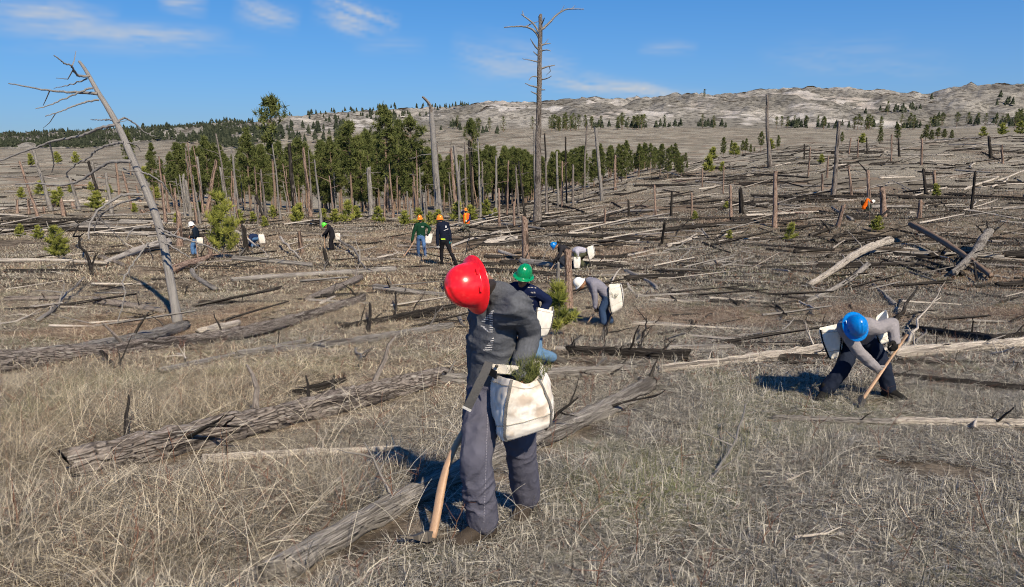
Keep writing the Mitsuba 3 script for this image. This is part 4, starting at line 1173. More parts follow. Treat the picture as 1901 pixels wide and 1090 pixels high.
def person(label, Y, pel, chest, face_p, face_c, head, hup, hface, wrists, elbows, feet, toes, shirt, pants, boots, hat, gloves=None, skin=TAN, res=.03, s=1.0, palms=None, beard=None, hair=(.02, .016, .014), knees=None,
           shirt_pat=None, pants_pat=None, hat_fine=False, loose=1.0, sleeve=1.0, fist=.95, hands_dir=None, group=None, hat_scale=None, wr_amp=.006, shirt_name='shirt', hump=.03, belly=1.0, straight=None, loose_p=1.0, arm_g=0.0, slim=1.0, mid=(0, 0, 0), sh_up=(0, 0)):
    """pel, chest (base of the neck), head, wrists, elbow hints, feet: (photo x, photo y, forward offset). face_*: which way they look on the ground plane. Order of pairs: their left, their right."""
    key = thing('person', label, 'person', group)
    pel, chest, head = J(*pel[:2], Y, pel[2]), J(*chest[:2], Y, chest[2]), J(*head[:2], Y, head[2])
    lp = np.array([-face_p[1], face_p[0], 0.0]); lp = unit(lp)
    lc = np.array([-face_c[1], face_c[0], 0.0]); lc = unit(lc)
    fp, fc = unit([*face_p, 0]), unit([*face_c, 0])
    spine = unit(chest - pel)
    back = -unit(fc + fp - spine * np.dot(fc + fp, spine))
    hipJ = [pel + lp * .09 * s, pel - lp * .09 * s]
    shJ = [chest + lc * .185 * s - spine * (.05 * s - sh_up[0]), chest - lc * .185 * s - spine * (.05 * s - sh_up[1])]
    W = [J(*w[:2], Y, w[2]) for w in wrists]
    E = [J(*e[:2], Y, e[2]) if len(e) > 3 else ik(a, w, .285 * s, .255 * s, J(*e[:2], Y, e[2])) for a, w, e in zip(shJ, W, elbows)]
    A, toe = [], []
    for f, td in zip(feet, toes):
        g = J(*f[:2], Y, f[2])
        g[2] = float(hz(g[0], g[1]))
        A.append(g + [0, 0, .095 * s])
        toe.append(g + unit([*td, 0]) * .17 * s + [0, 0, .035 * s])
    ls = [min(1.0, np.linalg.norm(h - a) * straight / (.85 * s)) if straight else 1.0 for h, a in zip(hipJ, A)]
    K = [ik(h, a, .43 * s * ls[i], .42 * s * ls[i], (h + a) / 2 + (fp if knees is None else np.asarray(knees[i])) * .5) for i, (h, a) in enumerate(zip(hipJ, A))]
    lerp = lambda t: pel + (chest - pel) * t + (back * hump * s + np.asarray(mid, float)) * math.sin(math.pi * t)
    lat = lambda t: unit(lp * (1 - t) + lc * t)

    def torso(g):
        ring = [[(pel + lp * .075 * s, .118 * s + g), (pel - lp * .075 * s, .118 * s + g), (pel - spine * .04 * s, .11 * s + g)]]
        for t, w, r in ((.34, .055, .115 * belly), (.66, .08, .122), (.88, .1, .098)):
            ring.append([(lerp(t) + lat(t) * w * s * slim, r * s * (.5 + .5 * slim) + g), (lerp(t) - lat(t) * w * s * slim, r * s * (.5 + .5 * slim) + g)])
        out = [hull(*(ring[i] + ring[i + 1])) for i in range(3)]
        out.append(hull((lerp(.9) + lc * .1 * s, .085 * s + g), (shJ[0], .066 * s + g)))
        out.append(hull((lerp(.9) - lc * .1 * s, .085 * s + g), (shJ[1], .066 * s + g)))
        out.append(hull((lerp(.95), .075 * s + g), (chest + spine * .03 * s, .062 * s + g * .6), (shJ[0], .05 * s + g), (shJ[1], .05 * s + g)))
        return out

    def arm(i, g, cuff=0.0, end=1.0):
        e, w = E[i], E[i] + (W[i] - E[i]) * end
        return [hull((shJ[i], .062 * s + g), (E[i], .047 * s + g)), hull((E[i], .047 * s + g), (w, .033 * s + g + cuff))]

    def leg(i, g, cuff=0.0, end=1.0):
        a = K[i] + (A[i] - K[i]) * end
        return [hull((hipJ[i], .098 * s + g), (K[i], .064 * s + g)), hull((K[i], .064 * s + g), (a, .045 * s + g + cuff))]

    hh, ax, P = head_hulls(head, hup, hface)
    neck = [hull((chest - spine * .01, .058 * s), (P(0, -.02, -.04), .055))]
    HD = []
    for i in (0, 1):
        d = unit(W[i] - E[i]) if hands_dir is None or hands_dir[i] is None else unit(hands_dir[i])
        pal = (palms[i] if palms else -fc)
        sd = np.cross(d, pal) * (1 if i else -1)
        HD.append((W[i], d, np.asarray(pal, float), sd))
    bones = torso(-.004) + neck + hh
    for i in (0, 1):
        bones += arm(i, -.003) + leg(i, -.004) + hand_hulls(*HD[i], curl=fist)
        bones += [hull((A[i], .045), (A[i] - [0, 0, .05], .04), (toe[i], .03))]
    b = skin_over(bones, res * .75, 4)
    v = np.array(b.vertices)
    part(key, 'body', (v, np.array(b.faces)), 'mat_skin', smooth=True, color=np.clip(face_color(v, head, ax, skin, beard), 0, 1))
    if hair is not None:
        t = skin_over([m3.Manifold.hull_points(np.vstack([oval(P(0, -.022, .035), ax, [.08, .094, .088]), oval(P(0, -.06, -.035), ax, [.052, .04, .03])]))], res, 3)
        part(key, 'hair', (np.array(t.vertices), np.array(t.faces)), 'mat_cloth', smooth=True, color=np.tile(hair, (len(t.vertices), 1)))
    g = .010 + .004 * loose
    sh = torso(g) + sum((arm(i, g + .004 * loose + arm_g, .004 * loose, sleeve) for i in (0, 1)), [])
    t = skin_over(sh, res, 8)
    cloth(key, shirt_name, t, shirt, wr_amp, 8, len(USED) % 17, shirt_pat)
    legs = [hull((pel + lp * .07 * s, .124 * s + g), (pel - lp * .07 * s, .124 * s + g), (pel + spine * .1 * s + lp * .05 * s, .11 * s + g), (pel + spine * .1 * s - lp * .05 * s, .11 * s + g))]
    for i in (0, 1):
        legs += leg(i, .012 + .010 * loose_p, .016 * loose_p, .92)
    t = skin_over(legs, res, 8)
    cloth(key, 'trousers', t, pants, min(wr_amp, .008), 7.5, len(USED) % 13, pants_pat, stretch=(1.7, 1.7, .75))
    for i in (0, 1):
        td = unit(toe[i] - A[i] - np.array([0, 0, toe[i][2] - A[i][2]]))
        heel = A[i] - td * .055 - [0, 0, .055]
        latb = np.cross(td, [0, 0, 1.0])
        bt = skin_over([hull((A[i] + [0, 0, .07], .055), (A[i], .054), (heel, .042)), hull((A[i], .05), (heel, .042), (toe[i] + latb * .015, .04), (toe[i] - latb * .015, .04))], min(res, .025), 4)
        col = np.tile(boots, (len(bt.vertices), 1)) * (.7 + .6 * meshkit.fbm(np.array(bt.vertices) * 25, 3)[:, None])
        col[np.array(bt.vertices)[:, 2] < A[i][2] - .075] = (.03, .027, .025)
        part(key, 'boot', (np.array(bt.vertices), np.array(bt.faces)), 'mat_cloth', smooth=True, color=np.clip(col, 0, 1))
    if gloves is not None:
        for i in (0, 1):
            if gloves[i] is None:
                continue
            t = skin_over(hand_hulls(*HD[i], curl=fist, g=.0035) + [hull((W[i], .031), (W[i] - HD[i][1] * .05, .036))], min(res, .014), 2)
            part(key, 'glove', (np.array(t.vertices), np.array(t.faces)), 'mat_cloth', smooth=True, color=np.tile(gloves[i], (len(t.vertices), 1)))
    if hat is not None:
        hard_hat(key, P(0, 0, 0), hup, hface, hat, fine=hat_fine)
    return dict(key=key, W=W, E=E, hip=hipJ, K=K, A=A, pel=pel, chest=chest, HD=HD, fc=fc, fp=fp, lp=lp, lc=lc, spine=spine, head=head, ax=ax)


def ribbon(pts, w, wd, thick=.004):
    """A flat band along points; wd: the direction of its width at each point."""
    p, wd = np.asarray(pts, float), np.asarray(wd, float)
    wd = np.broadcast_to(wd, p.shape)
    t = np.gradient(p, axis=0)
    wv = np.array([unit(a - b * np.dot(a, b) / max(np.dot(b, b), 1e-12)) for a, b in zip(wd, t)]) * w / 2
    nv = np.array([unit(np.cross(a, b)) for a, b in zip(t, wv)]) * thick / 2
    ring = np.stack([p + wv + nv, p - wv + nv, p - wv - nv, p + wv - nv], 1)
    n = len(p)
    v = ring.reshape(-1, 3)
    f = []
    for i in range(n - 1):
        for j in range(4):
            f.append([i * 4 + j, i * 4 + (j + 1) % 4, (i + 1) * 4 + (j + 1) % 4, (i + 1) * 4 + j])
    f += [[3, 2, 1, 0], [n * 4 - 4, n * 4 - 3, n * 4 - 2, n * 4 - 1]]
    return v, np.array(f)


def band(parent, name, pts, w, wd, color, label=None, thick=.004):
    v, f = ribbon(pts, w, wd, thick)
    return part(parent, name, (v, f), 'mat_cloth', label, False, color=np.tile(np.asarray(color, float), (len(v), 1)))


def unit_rows(x):
    return x / (np.linalg.norm(x, axis=1, keepdims=True) + 1e-12)


def bag(label, top, bot, mud=.3, bulge=.03, nu=48, nv=22, seed=1, straps=True, strap_col=(.10, .10, .10), wr=.010, dip=0.0, plain=None):
    """Open canvas planting bag. top, bot: four corners each (back left, front left, front right, back right)."""
    top, bot = np.asarray(top, float), np.asarray(bot, float)
    key = thing('planting_bag', label, 'planting bag')
    th = np.arange(nu + 1) / nu * 4

    def ringpt(C, th, round_=.22):
        """Around the four corners with rounded edges."""
        k = np.floor(th).astype(int) % 4
        f = th - np.floor(th)
        a, b = C[k], C[(k + 1) % 4]
        p = a + (b - a) * f[:, None]
        c = C.mean(0)
        d = np.minimum(f, 1 - f)
        pull = np.clip(1 - d / round_, 0, 1) ** 2 * .10
        return p + (c - p) * pull[:, None]

    rows, cen_t, cen_b = [], top.mean(0), bot.mean(0)
    size = np.linalg.norm(top[1] - top[2])
    out_t = lambda t: math.sin(math.pi * min(t, 1) ** .8)
    for inner in (0, 1):
        ts = np.linspace(0, 1, nv) if not inner else np.linspace(1, 0, nv)
        for t in (ts if not inner else ts):
            C = top * (1 - t) + bot * t
            shrink = 1 - .10 * max(0, (t - .9) / .1) - (.035 if inner else 0)
            p = ringpt(C, th)
            c = C.mean(0)
            n = p - c
            n /= np.linalg.norm(n, axis=1, keepdims=True)
            q = np.stack([th * 1.2, np.full_like(th, t * 2.1), np.full_like(th, seed * 5.3)], 1)
            fold = (1 - np.abs(2 * meshkit.fbm(q * 1.6, 3, seed) - 1)) - .75
            fold2 = meshkit.fbm(np.stack([th * 3.2 + t * 2.5, np.full_like(th, t * 3), th * 0], 1), 3, seed + 4) - .5
            p = c + (p - c) * shrink + n * (bulge * out_t(t) + wr * 1.6 * fold * (.3 + t) + wr * 1.4 * fold2)[:, None]
            if dip:
                p[:, 2] -= dip * np.exp(-((th - 1.55) / .35) ** 2) * (1 - t) ** 3
            rows.append((p, t))
        if not inner:
            mid = len(rows)
    # order: outer top to bottom, floor, then inner bottom to top
    outer, inner = rows[:mid], rows[mid:]
    V = [p for p, t in inner[::-1]][:0]
    V = [p for p, _ in inner[::-1]][::1]
    V = [p for p, _ in rows[:mid]]
    floor_o = V[-1].mean(0)
    seq = [inner[k][0] for k in range(len(inner))]
    verts, faces, uvs = [], [], []

    def add_grid(G, flip, tv):
        o = sum(len(x) for x in verts)
        k, s = len(G), nu + 1
        verts.append(np.vstack(G))
        uvs.append(np.stack([np.tile(np.full(s, mud), k), np.repeat(tv, s)], 1) + np.stack([np.zeros(k * s), np.zeros(k * s)], 1))
        i, j = np.meshgrid(np.arange(k - 1), np.arange(nu), indexing='ij')
        f = np.stack([i * s + j, (i + 1) * s + j, (i + 1) * s + j + 1, i * s + j + 1], -1).reshape(-1, 4) + o
        faces.append(f[:, ::-1] if flip else f)

    add_grid(V + [V[-1] * .5 + floor_o * .5 - [0, 0, .008], np.tile(floor_o - [0, 0, .012], (nu + 1, 1))], False, np.concatenate([np.linspace(0, 1, nv), [1, 1]]))
    add_grid([V[0]] + seq[::-1] + [np.tile(seq[0].mean(0), (nu + 1, 1))], True, np.concatenate([[0], np.linspace(0, 1, nv), [1]]))
    uv = np.vstack(uvs)
    al = np.concatenate([np.tile(th / 4, len(x) // (nu + 1)) for x in verts])
    uv = np.stack([mud * np.clip(.55 + .9 * np.exp(-((al - .40) / .12) ** 2), 0, 1.3), uv[:, 1] * .9 + al * 3.0 - 1.2 + .2], 1) if mud else np.stack([al * 0 + .05, uv[:, 1] + al], 1)
    if plain is not None:
        part(key, 'fabric', (np.vstack(verts), np.vstack(faces)), 'mat_cloth', smooth=True, color=np.tile(plain, (len(uv), 1)))
        return key
    part(key, 'canvas', (np.vstack(verts), np.vstack(faces)), 'mat_canvas', smooth=True, uv=uv)
    if straps:
        s = nu + 1
        for col_ in (1.02, 1.98):
            j = int(round(col_ / 4 * nu))
            pts = np.array([p[j] for p in V])
            out = pts - np.array([p.mean(0) for p in V])
            out /= np.linalg.norm(out, axis=1, keepdims=True)
            tang = np.array([p[(j + 1) % nu] - p[j - 1] for p in V])
            band(key, 'strap', pts + out * .006, size * .085, tang, strap_col)
        for row in (max(1, nv // 9), int(nv * .72)):        # stitched hem and seam
            pts = np.array(V[row])
            out = unit_rows(pts - pts.mean(0))
            band(key, 'seam', pts + out * .003, .005, np.array(V[row + 1]) - np.array(V[row - 1]), (.40, .37, .32), thick=.003)
    return key


def rect_bag(label, x0, y0, x1, y1, Y, depth=.16, tilt=0.0, shear=0.0, **kw):
    """A bag that the photo shows from the front in a box of pixels."""
    dx = shear * (y1 - y0)
    t = [at(x0, y0, Y + depth), at(x0, y0 + 2 * tilt, Y), at(x1, y0 + 2 * tilt, Y), at(x1, y0, Y + depth)]
    ins = .06 * (x1 - x0)
    b = [at(x0 + ins + dx, y1, Y + depth * .8), at(x0 + ins + dx, y1, Y + depth * .1), at(x1 - ins + dx, y1, Y + depth * .1), at(x1 - ins + dx, y1, Y + depth * .8)]
    return bag(label, t, b, **kw)


def seedlings(label, c, size, seed, n=60, up=(0, 0, 1), bright=False):
    r = np.random.default_rng(seed)
    vs, us = [], []
    for _ in range(n):
        b = c + r.normal(0, 1, 3) * [size * .35, size * .25, 0] + [0, 0, -size * .5]
        d = unit(np.asarray(up) + r.normal(0, .28, 3))
        L = size * r.uniform(.8, 1.7)
        for m in np.linspace(.2, 1, 5):
            v, u = needles(b + d * L * m, 7, size * .5, size * .026, r, 2.6, 0, r.uniform(.7, .99) if bright else r.uniform(.4, .95))
            vs.append(v), us.append(u)
    v, f, uv = cards(vs, us)
    k = thing('seedling_bundle', label, 'seedlings')
    scene[k] = mikit.ply((v, f), 'mat_leaf', uv=uv)


def hoe(label, top, bot, r=.016, blade_dir=(-1, -.3, -.25), blade=(.24, .075), bow=.03, wide=1.0, seed=3):
    """Planting hoe: a bowed wooden handle in a narrow steel blade."""
    key = thing('planting_hoe', label, 'hoe')
    top, bot = np.asarray(top, float), np.asarray(bot, float)
    n = 22
    t = np.linspace(0, 1, n)[:, None]
    ax = unit(bot - top)
    sd = unit(np.cross(ax, [0, 1, 0]))
    p = top * (1 - t) + bot * t + sd * bow * np.sin(t * np.pi * 1.3)
    rad = r * (1 + .12 * np.cos(t[:, 0] * 9) + .35 * t[:, 0] ** 4) * wide
    v, f, uv = tube(p, rad, 12, LIV, seed, .02, flat=.72)
    col = np.array([.44, .29, .19]) * (.7 + .5 * meshkit.fbm(v * [40, 40, 8], 4)[:, None]) * (1 - .45 * np.clip((uv[:, :1] - uv[:, 0].min()) / np.ptp(uv[:, 0]) < .12, 0, 1))
    part(key, 'handle', (v, f), 'mat_skin', smooth=True, color=np.clip(col, 0, 1))
    d = unit(blade_dir)
    w = unit(np.cross(d, ax))
    nrm = unit(np.cross(w, d))
    c = bot + ax * .01
    L, B = blade
    prof = [(-.05, .028, .024), (.0, .034, .030), (.05, .03, .016), (.55 * L, B * .5, .007), (L, B * .42, .003)]
    vv = []
    for s_, hw, ht in prof:
        q = c + d * s_ - ax * 0 + nrm * (-.03 * (s_ / L) ** 2 if s_ > 0 else 0)
        vv += [q + w * hw + nrm * ht, q - w * hw + nrm * ht, q - w * hw - nrm * ht, q + w * hw - nrm * ht]
    ff = []
    for i in range(len(prof) - 1):
        for j in range(4):
            ff.append([i * 4 + j, i * 4 + (j + 1) % 4, (i + 1) * 4 + (j + 1) % 4, (i + 1) * 4 + j])
    ff += [[3, 2, 1, 0], [len(vv) - 4, len(vv) - 3, len(vv) - 2, len(vv) - 1]]
    part(key, 'blade', (np.array(vv), np.array(ff)), 'mat_metal', smooth=False)
    return key


RED_, GRN, BLU, WHT, ORG, LIM = (.72, .012, .022), (.0, .22, .085), (.0, .17, .56), (.80, .80, .77), (.86, .24, .015), (.10, .62, .04)
CHARC = (.098, .106, .124)

# the man in the red hard hat
Y0 = 4.05
def heather(v, col):
    return col * (.75 + .5 * meshkit.noise(v * 260, 5))[:, None]


M = person('bearded man in a red hard hat reaching into the white bag on his hip', Y0, (933, 716, .16), (927, 555, .05), (-.3, -1), (-.88, -.48), (883, 527, -.03), (-.79, -.61, .03), (-.42, -.62, -.62),
           [(967, 690, -.06), (888, 742, .24)], [(985, 615, .04, 1), (872, 655, .3)], [(978, 938, .42), (897, 1000, -.02)], [(-.35, -1), (-.75, -.6)], CHARC, (.098, .10, .135), (.06, .05, .042), RED_, gloves=None, res=.0095, beard=(.03, .022, .018),
           hat_fine=True, shirt_pat=heather, loose=1.55, fist=.8, wr_amp=.0088, hump=.02, belly=1.05, s=1.04, arm_g=-.006, loose_p=1.4, slim=.52, mid=(-.06, -.03, 0), sh_up=(.05, .01), palms=[np.array([0, 0, -1.0]), np.array([.4, -.8, 0])])


def print_on(parent, name, target_key, quads, color, label=None, off=.0025):
    """Thin pieces of print laid on a garment: each quad's corners are photo pixels, dropped onto the cloth."""
    v, f, *_ = meshkit.WRITTEN[scene[target_key]['filename']]
    tm = trimesh.Trimesh(v, f, process=False)
    out = []
    for q in quads:
        q = np.asarray(q, float)
        n = 5
        edge = [q[0] + (q[1] - q[0]) * t for t in np.linspace(0, 1, n)], [q[3] + (q[2] - q[3]) * t for t in np.linspace(0, 1, n)]
        pix = np.vstack(edge)
        d = np.array([unit(ray(*p)) for p in pix])
        loc, ri, ti = tm.ray.intersects_location(np.tile(EYE, (len(d), 1)), d, multiple_hits=False)
        if len(set(ri)) < len(pix):
            continue
        P = np.zeros((len(pix), 3))
        P[ri] = loc - d[ri] * off
        out.append((P, np.array([[i, i + 1, n + i + 1, n + i] for i in range(n - 1)])))
    if not out:
        return
    o, V, F = 0, [], []
    for P, Fq in out:
        V.append(P), F.append(Fq + o)
        o += len(P)
    V = np.vstack(V)
    part(parent, name, (V, np.vstack(F)), 'mat_cloth', label, False, color=np.tile(color, (len(V), 1)))


# triangle of pale stripes on his chest, and the part of it that shows again below the fold
mk = M['key']
tri = []
for k in range(6):                      # slanting stripes of the upper left side, then of the lower left side
    t0 = k / 6
    xa, ya = 911 - t0 * 20, 578 + t0 * 21
    L = 5 + 9 * (1 - abs(t0 - .5) * 1.5)
    tri.append([(xa, ya), (xa + L * .75, ya - 1 + 3 * (t0 - .35)), (xa + L * .75, ya + 1.2 + 3 * (t0 - .35)), (xa, ya + 2.2)])
for k in range(4):
    t0 = k / 4
    xa, ya = 892.5 + t0 * 15, 604 + t0 * 13
    tri.append([(xa, ya), (xa + 8 - 4 * t0, ya + 2.4), (xa + 8 - 4 * t0, ya + 4.4), (xa, ya + 2)])
for k in range(9):
    ya = 581 + k * 4.3
    tri.append([(909, ya), (915, ya + .3), (915, ya + 2.3), (909, ya + 2)])
for k in range(6):
    ya = 628 + k * 4.2
    tri.append([(913 - k * 3.2, ya), (917 - k * .8, ya - 1), (917 - k * .8, ya + 1), (913 - k * 3.2, ya + 1.9)])
print_on(mk, 'printed_stripes', mk + '__shirt', tri, (.55, .55, .56), 'triangle of pale printed stripes on the chest')

seam = [[(905.5 - .035 * (y - 745), y), (907.0 - .035 * (y - 745), y), (906.9 - .035 * (y + 3.2 - 745), y + 3.4), (905.4 - .035 * (y + 3.2 - 745), y + 3.4)] for y in np.arange(748, 970, 5.2)]
print_on(mk, 'stitched_seam', mk + '__trousers', seam, (.20, .20, .25))
mb = bag('mud-stained white canvas planting bag with grey straps on the red-helmeted man', [J(911, 693, Y0, .04), J(948, 704, Y0, -.23), J(1001, 700, Y0, -.13), J(1003, 668, Y0, .12)],
         [J(926, 815, Y0, .02), J(930, 824, Y0, -.2), J(1029, 792, Y0, -.13), J(1027, 758, Y0, .1)], mud=.8, bulge=.03, nu=112, nv=44, seed=3, wr=.014, dip=.035, strap_col=(.17, .165, .16))
band(mb, 'waistband', [J(898, 684, Y0, .02), J(915, 684, Y0, -.08), J(940, 686, Y0, -.10), J(965, 688, Y0, -.10), J(985, 680, Y0, -.02)], .05, (0, 0, 1), (.70, .66, .58))
band(mb, 'dark_strap', [J(899, 684, Y0, -.02), J(910, 690, Y0, -.13), J(922, 697, Y0, -.18)], .045, (0, 0, 1), (.03, .03, .033))
band(mb, 'hanging_strap', [J(908, 672, Y0, -.13), J(901, 690, Y0, -.17), J(890, 712, Y0, -.19), J(879, 735, Y0, -.20), J(868, 757, Y0, -.20)], .048, (1, .1, .35), (.085, .085, .087), 'grey webbing strap end hanging loose')
band(mb, 'strap_tip', [J(868, 757, Y0, -.201), J(865.5, 761, Y0, -.201)], .050, (1, .1, .35), (.5, .5, .5), thick=.007)
gv, gf = tube(np.array([J(922, 680, Y0, -.105) + [0, -.001 * i, 0] for i in range(3)]), [.010, .010, .008], 14)[:2]
part(mb, 'grommet', (gv, gf), 'mat_metal', smooth=False)
seedlings('bundle of green pine seedlings sticking out of the bag of the red-helmeted man', J(984, 700, Y0, -.09), .10, 4, 46, (.05, 0, 1), bright=True)
hoe('wooden planting hoe leaning against the leg of the man in the red hard hat', J(884, 770, Y0, .30), J(791, 993, Y0, -.10), .019, (-.85, -.4, .05), (.15, .075), -.045, 1.3)
g = ground_at(795, 1000)
BARE.append((g[0] - .05, g[1], .2))
BARE.append((M['A'][1][0] - .08, M['A'][1][1] - .1, .17))

# the worker in the green hard hat, just behind him
def stripes(v, col):
    k = (np.abs(v[:, 2] * 16 % 1 - .5) < .05) & (v[:, 0] > J(979, 540, 10)[0]) & (v[:, 0] < J(994, 540, 10)[0])
    col = col.copy()
    col[k] = (.5, .48, .45)
    return col


Y = 10.0
M = person('worker in a green hard hat and navy top stooping behind the red-helmeted man', Y, (982, 596, .22), (968, 533, -.02), (-.5, -.86), (-.5, -.86), (972, 514, -.16), (.18, -.25, .9), (-.45, -.88, -.35), [(1002, 588, -.05), (952, 620, -.1)],
           [(1030, 560, .1), (920, 590, .1)], [(1027, 677, .3), (962, 672, -.25)], [(.95, -.2), (-.6, -.8)], (.012, .018, .055), (.12, .22, .36), (.075, .07, .065), GRN, res=.02, shirt_pat=stripes, knees=[(-.5, -.6, .2), (-.7, -.7, .2)], hat_fine=True)
for q in (0, 1):
    BARE.append((M['A'][q][0] + .1 * (1 - q), M['A'][q][1] - .1, .42))
bag('white planting bag on the back of the worker in the green hard hat', [J(994, 582, Y, .1), J(996, 570, Y, -.12), J(1029, 578, Y, -.08), J(1027, 568, Y, .14)], [J(1000, 628, Y, .1), J(996, 626, Y, -.1), J(1018, 622, Y, -.06), J(1018, 622, Y, .1)], mud=0, bulge=.02, seed=6)

# the worker in the white hard hat, bent over a hoe
Y = 17.0
M = person('worker in a white hard hat and lilac-grey top bent over a hoe', Y, (1128, 549, .0), (1093, 522, .02), (-1, -.1), (-1, -.15), (1078, 527, .02), (-.72, -.1, .62), (-.72, -.12, -.66), [(1105, 571, -.14), (1107, 569, .16)],
           [(1120, 553, -.24), (1122, 552, .3)], [(1121, 610, -.1), (1134, 609, .16)], [(-1, -.2), (-1, 0)], (.21, .21, .26), (.04, .07, .14), (.05, .045, .04), WHT, gloves=[(.02, .02, .022)] * 2, res=.022, hat_fine=True, hump=.05, straight=1.05, skin=(.30, .16, .10))
hoe('hoe held by the worker in the white hard hat', J(1110, 560, Y, .0), J(1093, 600, Y, .0), .017, (-.2, -.2, -1), (.16, .14))
bag('large white planting bag on the white-helmeted worker in the lilac-grey top', [J(1131, 528, Y, .14), J(1129, 533, Y, -.24), J(1152, 528, Y, -.24), J(1153, 526, Y, .16)], [J(1138, 580, Y, .08), J(1134, 584, Y, -.24), J(1158, 570, Y, -.22), J(1157, 566, Y, .1)], mud=.2, bulge=.03, seed=8)
seedlings('green seedlings in the bag of the white-helmeted worker in the lilac-grey top', J(1136, 550, Y, -.2), .12, 9, 30)

# two workers bent double by the red-barked stump
Y = 27.6
M = person('worker in a small blue hard hat and black top bending behind the flaky red-barked stump', Y, (1057, 472, .1), (1038, 459, .0), (-1, -.2), (-1, -.2), (1030, 456.5, -.02), (-.85, -.15, .5), (-.55, -.2, -.8), [(1030, 484, -.15), (1034, 482, .15)],
           [(1041, 475, -.25), (1044, 474, .3)], [(1054, 505, .0), (1061, 506, .3)], [(-1, 0), (-1, 0)], (.028, .028, .034), (.035, .04, .055), (.03, .03, .03), BLU, gloves=[(.02, .02, .02)] * 2, res=.03, hump=.06)
hoe('hoe held by the worker in the small blue hard hat', J(1036, 472, Y, .0), J(1020, 507, Y, -.1), .022, (-.3, -.2, -1), (.15, .12))
rect_bag('white planting bag hanging behind the flaky red-barked stump', 1065, 477, 1077, 498, Y, .2, mud=0, bulge=.02, straps=False, nu=32, nv=12)
seedlings('green seedlings at the mouth of the bag behind the flaky red-barked stump', J(1070, 478, Y, .05), .14, 10, 14)
Y = 28.4
M = person('worker in a pale lilac top bent over to the right of the flaky red-barked stump', Y, (1087, 468, .1), (1066, 466, .0), (-1, -.2), (-1, -.2), (1057, 473, -.02), (-.9, -.1, -.4), (-.2, -.2, -.9), [(1072, 496, -.15), (1068, 496, .15)],
           [(1076, 482, -.3), (1074, 482, .3)], [(1083, 500, -.12), (1092, 500, .2)], [(-1, 0), (-1, 0)], (.38, .38, .46), (.07, .075, .05), (.03, .03, .03), WHT, gloves=[(.02, .02, .02)] * 2, res=.03, hump=.06)
bag('white planting bag swung up on the back of the worker in the pale lilac top', [J(1091, 458, Y, .1), J(1089, 462, Y, -.16), J(1101, 456, Y, -.16), J(1102, 455, Y, .1)], [J(1095, 482, Y, .1), J(1094, 485, Y, -.14), J(1105, 474, Y, -.14), J(1105, 472, Y, .1)], mud=0, bulge=.02, seed=12, straps=True, nu=32, nv=12)

# the worker in the blue hard hat, right
Y = 8.2
M = person('worker in a blue hard hat and grey top doubled over, digging with a hoe', Y, (1597, 634, .25), (1598, 607, -.22), (-.1, -1), (.05, -1), (1587, 606, -.40), (-.03, -.86, .42), (.12, -.55, -.82), [(1661, 633, -.22), (1624, 680, -.28)],
           [(1690, 596, .1), (1570, 664, -.35)], [(1650, 732, .02), (1530, 738, .02)], [(.55, -.8), (-.6, -.75)], (.25, .24, .26), (.018, .024, .042), (.02, .02, .02), BLU, gloves=[(.018, .018, .018), (.24, .24, .25)], res=.014, hat_fine=True, hump=.07,
           knees=[(.1, -1, 0), (-.15, -1, 0)], wr_amp=.008, straight=1.07, palms=[np.array([-.5, .4, -.4]), np.array([.6, .3, -.3])], loose=1.1)
hoe('hoe with a pale wooden handle held by the digging worker in the blue hard hat', J(1684, 621, Y, -.16), J(1601, 742, Y, -.42), .017, (-.4, -.7, -.6), (.2, .12), .0)
bag('cream planting bag with a black edge on the left hip of the digging worker', [J(1520, 609, Y, .30), J(1522, 613, Y, .08), J(1562, 611, Y, .02), J(1562, 600, Y, .30)], [J(1541, 664, Y, .2), J(1541, 668, Y, .1), J(1558, 664, Y, .06), J(1560, 660, Y, .2)], mud=0, bulge=.02, seed=14, strap_col=(.02, .02, .022), nu=64, nv=26)
bag('cream planting bag seen behind the raised arm of the digging worker', [J(1628, 586, Y, .42), J(1622, 605, Y, .16), J(1648, 592, Y, .16), J(1646, 574, Y, .42)], [J(1636, 640, Y, .3), J(1634, 640, Y, .12), J(1652, 634, Y, .12), J(1652, 630, Y, .3)], mud=0, bulge=.02, seed=15, strap_col=(.02, .02, .022), nu=64, nv=26)
g = ground_at(1598, 752)
BARE.append((g[0], g[1], .26))

# the worker in the lime green hard hat
Y = 36.5
M = person('worker in a lime green hard hat and black clothes stooping over a hoe', Y, (616.5, 438, .05), (609, 420, .0), (-1, -.3), (-1, -.3), (603, 419, -.02), (-.6, -.15, .78), (-.78, -.2, -.6), [(599, 437, -.12), (604, 442, .12)],
           [(604, 434, -.25), (607, 436, .2)], [(615, 465.5, -.1), (619, 465.5, .15)], [(-1, -.1), (-1, 0)], (.02, .02, .026), (.018, .018, .022), (.02, .02, .02), LIM, gloves=[(.5, .5, .5), (.1, .1, .1)], res=.035, hump=.05, straight=1.03)
hoe('hoe held by the worker in the lime green hard hat', J(599, 432, Y, 0), J(604, 462, Y, -.1), .024, (-.8, -.2, -.4), (.2, .12))
rect_bag('tan planting bag on the back of the worker in the lime green hard hat', 622, 433, 631, 446, Y, .22, mud=.6, bulge=.02, straps=False, nu=32, nv=12, shear=.05)

# two men in orange hard hats
Y = 33.6
def chest_mark(v, col):
    return col


